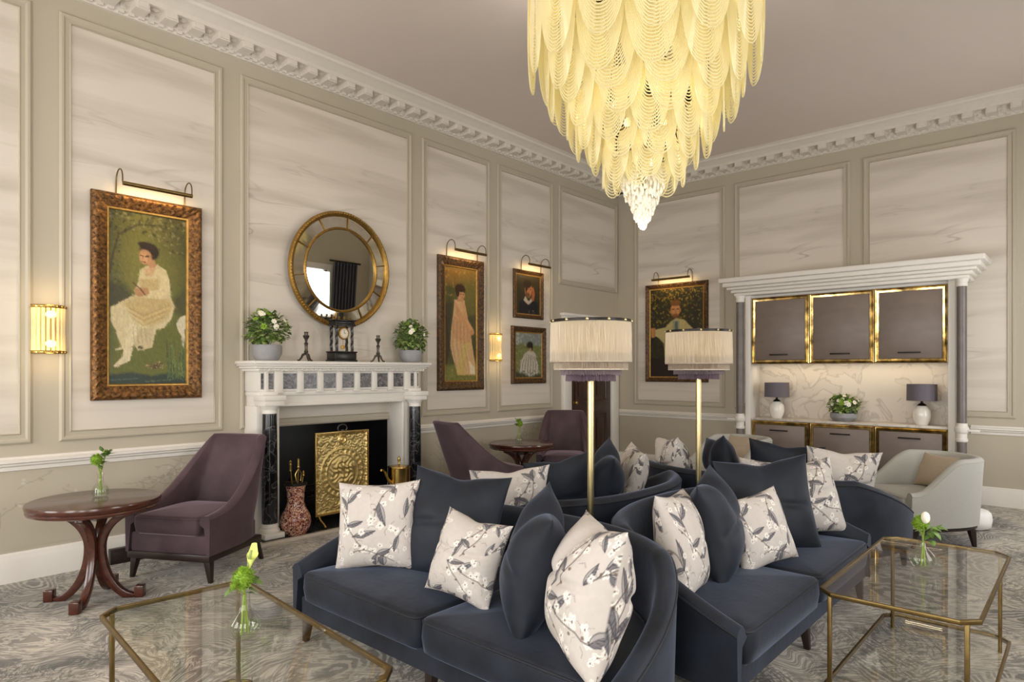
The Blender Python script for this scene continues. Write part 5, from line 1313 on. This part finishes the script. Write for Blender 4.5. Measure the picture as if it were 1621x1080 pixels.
# ------------------------------------------------------------------ curtains by the far window (seen in the mirror)
def curtain(label, x0, x1):
    r = thing('curtain', label, 'curtain', ((x0+x1)/2, YR+.14, 0), 0, 'slate curtains by the windows'); n = 60; w_ = x1-x0; lo = []
    for z in (.02, 1.1, 2.2, 3.08):
        lo.append([(-w_/2+w_*i/n, .045*math.sin(i*.8+.3*z), z) for i in range(n+1)])
    m = MB(); vs = [p for l in lo for p in l]; fsx = [(j*(n+1)+i, j*(n+1)+i+1, (j+1)*(n+1)+i+1, (j+1)*(n+1)+i) for j in range(3) for i in range(n)]; m.add(vs, fsx); m.build('drape', M['curtain'], r, angle=180)
    MB().tube([(-w_/2-.1,0,3.1),(w_/2+.06,0,3.1)], .02, 10).build('rod', M['bronze'], r)
for i, (a, b) in enumerate(WR):
    for s in (0, 1):
        if (i, s) in ((0,0),(0,1),(1,0)): continue
        x0 = a-.60 if s == 0 else b+.06
        curtain({(1,1):'slate curtain right of the middle window in the mirror', (2,0):'slate curtain left of the window reflected in the mirror', (2,1):'slate curtain right of the window reflected in the mirror'}[(i, s)], x0, x0+.6)

# ------------------------------------------------------------------ lights
def area(name, loc, tgt, sx, sy, e, col):
    li = bpy.data.lights.new(name, 'AREA'); li.shape = 'RECTANGLE'; li.size = sx; li.size_y = sy; li.energy = e; li.color = col
    o = bpy.data.objects.new(name, li); C.objects.link(o); o.location = loc
    o.rotation_euler = (Vector(tgt)-Vector(loc)).to_track_quat('-Z', 'Y').to_euler(); return o
def point(name, loc, e, col, r=.05):
    li = bpy.data.lights.new(name, 'POINT'); li.energy = e; li.color = col; li.shadow_soft_size = r
    o = bpy.data.objects.new(name, li); C.objects.link(o); o.location = loc; return o
DAY = (1,.96,.90)
for a, b in WR: area('window_light', ((a+b)/2, YR+.25, 1.75), ((a+b)/2, YR+3, 1.95), 1.1, 2.2, 62, DAY)
for a, b in WF_ADDED: area('window_light', (XF+.1, (a+b)/2, 1.75), (XF+3, (a+b)/2, 1.95), 1.25, 2.2, 92, DAY)  # fill lights for the added front-wall windows
WARM = (1,.86,.58)
for z, r_, n_, e in ((3.62,.36,5,14),(3.25,.22,3,14),(2.9,.0,1,12),(2.35,0,1,9)):
    for k in range(n_):
        a = 2*PI*k/n_; point('chandelier_lamp', (CH[0]+r_*math.cos(a), CH[1]+r_*math.sin(a), z), e, WARM, .06)
up = area('added_ceiling_uplight', (CH[0], CH[1], 3.97), (CH[0], CH[1]+.001, 4.5), 1.2, 1.2, 55, (1,.93,.84))  # added fill aimed upward to brighten the ceiling, not a chandelier part
for x in (1.25, 5.875):
    point('sconce_lamp', (x, YL-.16, 1.97), 1.6, (1,.70,.34), .04); point('sconce_lamp', (x, YL-.16, 1.52), 1.4, (1,.70,.34), .04)
for l in LP: point('floor_lamp_bulb', (l[0], l[1], 1.6), 2.6, (1,.86,.62), .05)
area('cabinet_strip', (8.50, BC, 1.535), (8.56, BC, 1.0), .03, 2.0, 5, (1,.78,.48)).rotation_euler = (0, math.radians(-12), 0)

w = bpy.data.worlds.new('World'); bpy.context.scene.world = w; w.use_nodes = True
bgn = w.node_tree.nodes['Background']; bgn.inputs[0].default_value = (.75,.85,1,1); bgn.inputs[1].default_value = .6

# ------------------------------------------------------------------ camera
cam = bpy.data.cameras.new('camera'); co = bpy.data.objects.new('camera', cam); C.objects.link(co)
co.location = (0,0,1.45); co.rotation_euler = (PI/2, 0, -math.asin(.7457))
cam.sensor_width = 36; cam.lens = 36*1029/1621; cam.shift_y = 48/1621; cam.clip_start = .05
sc_ = bpy.context.scene; sc_.camera = co
sc_.view_settings.view_transform = 'Standard'; sc_.view_settings.look = 'None'; sc_.view_settings.exposure = -0.75
try:
    sc_.cycles.max_bounces = 10; sc_.cycles.diffuse_bounces = 5; sc_.cycles.glossy_bounces = 5; sc_.cycles.transparent_max_bounces = 24
    sc_.cycles.sample_clamp_indirect = 6; sc_.cycles.caustics_reflective = False; sc_.cycles.caustics_refractive = False
except Exception: pass
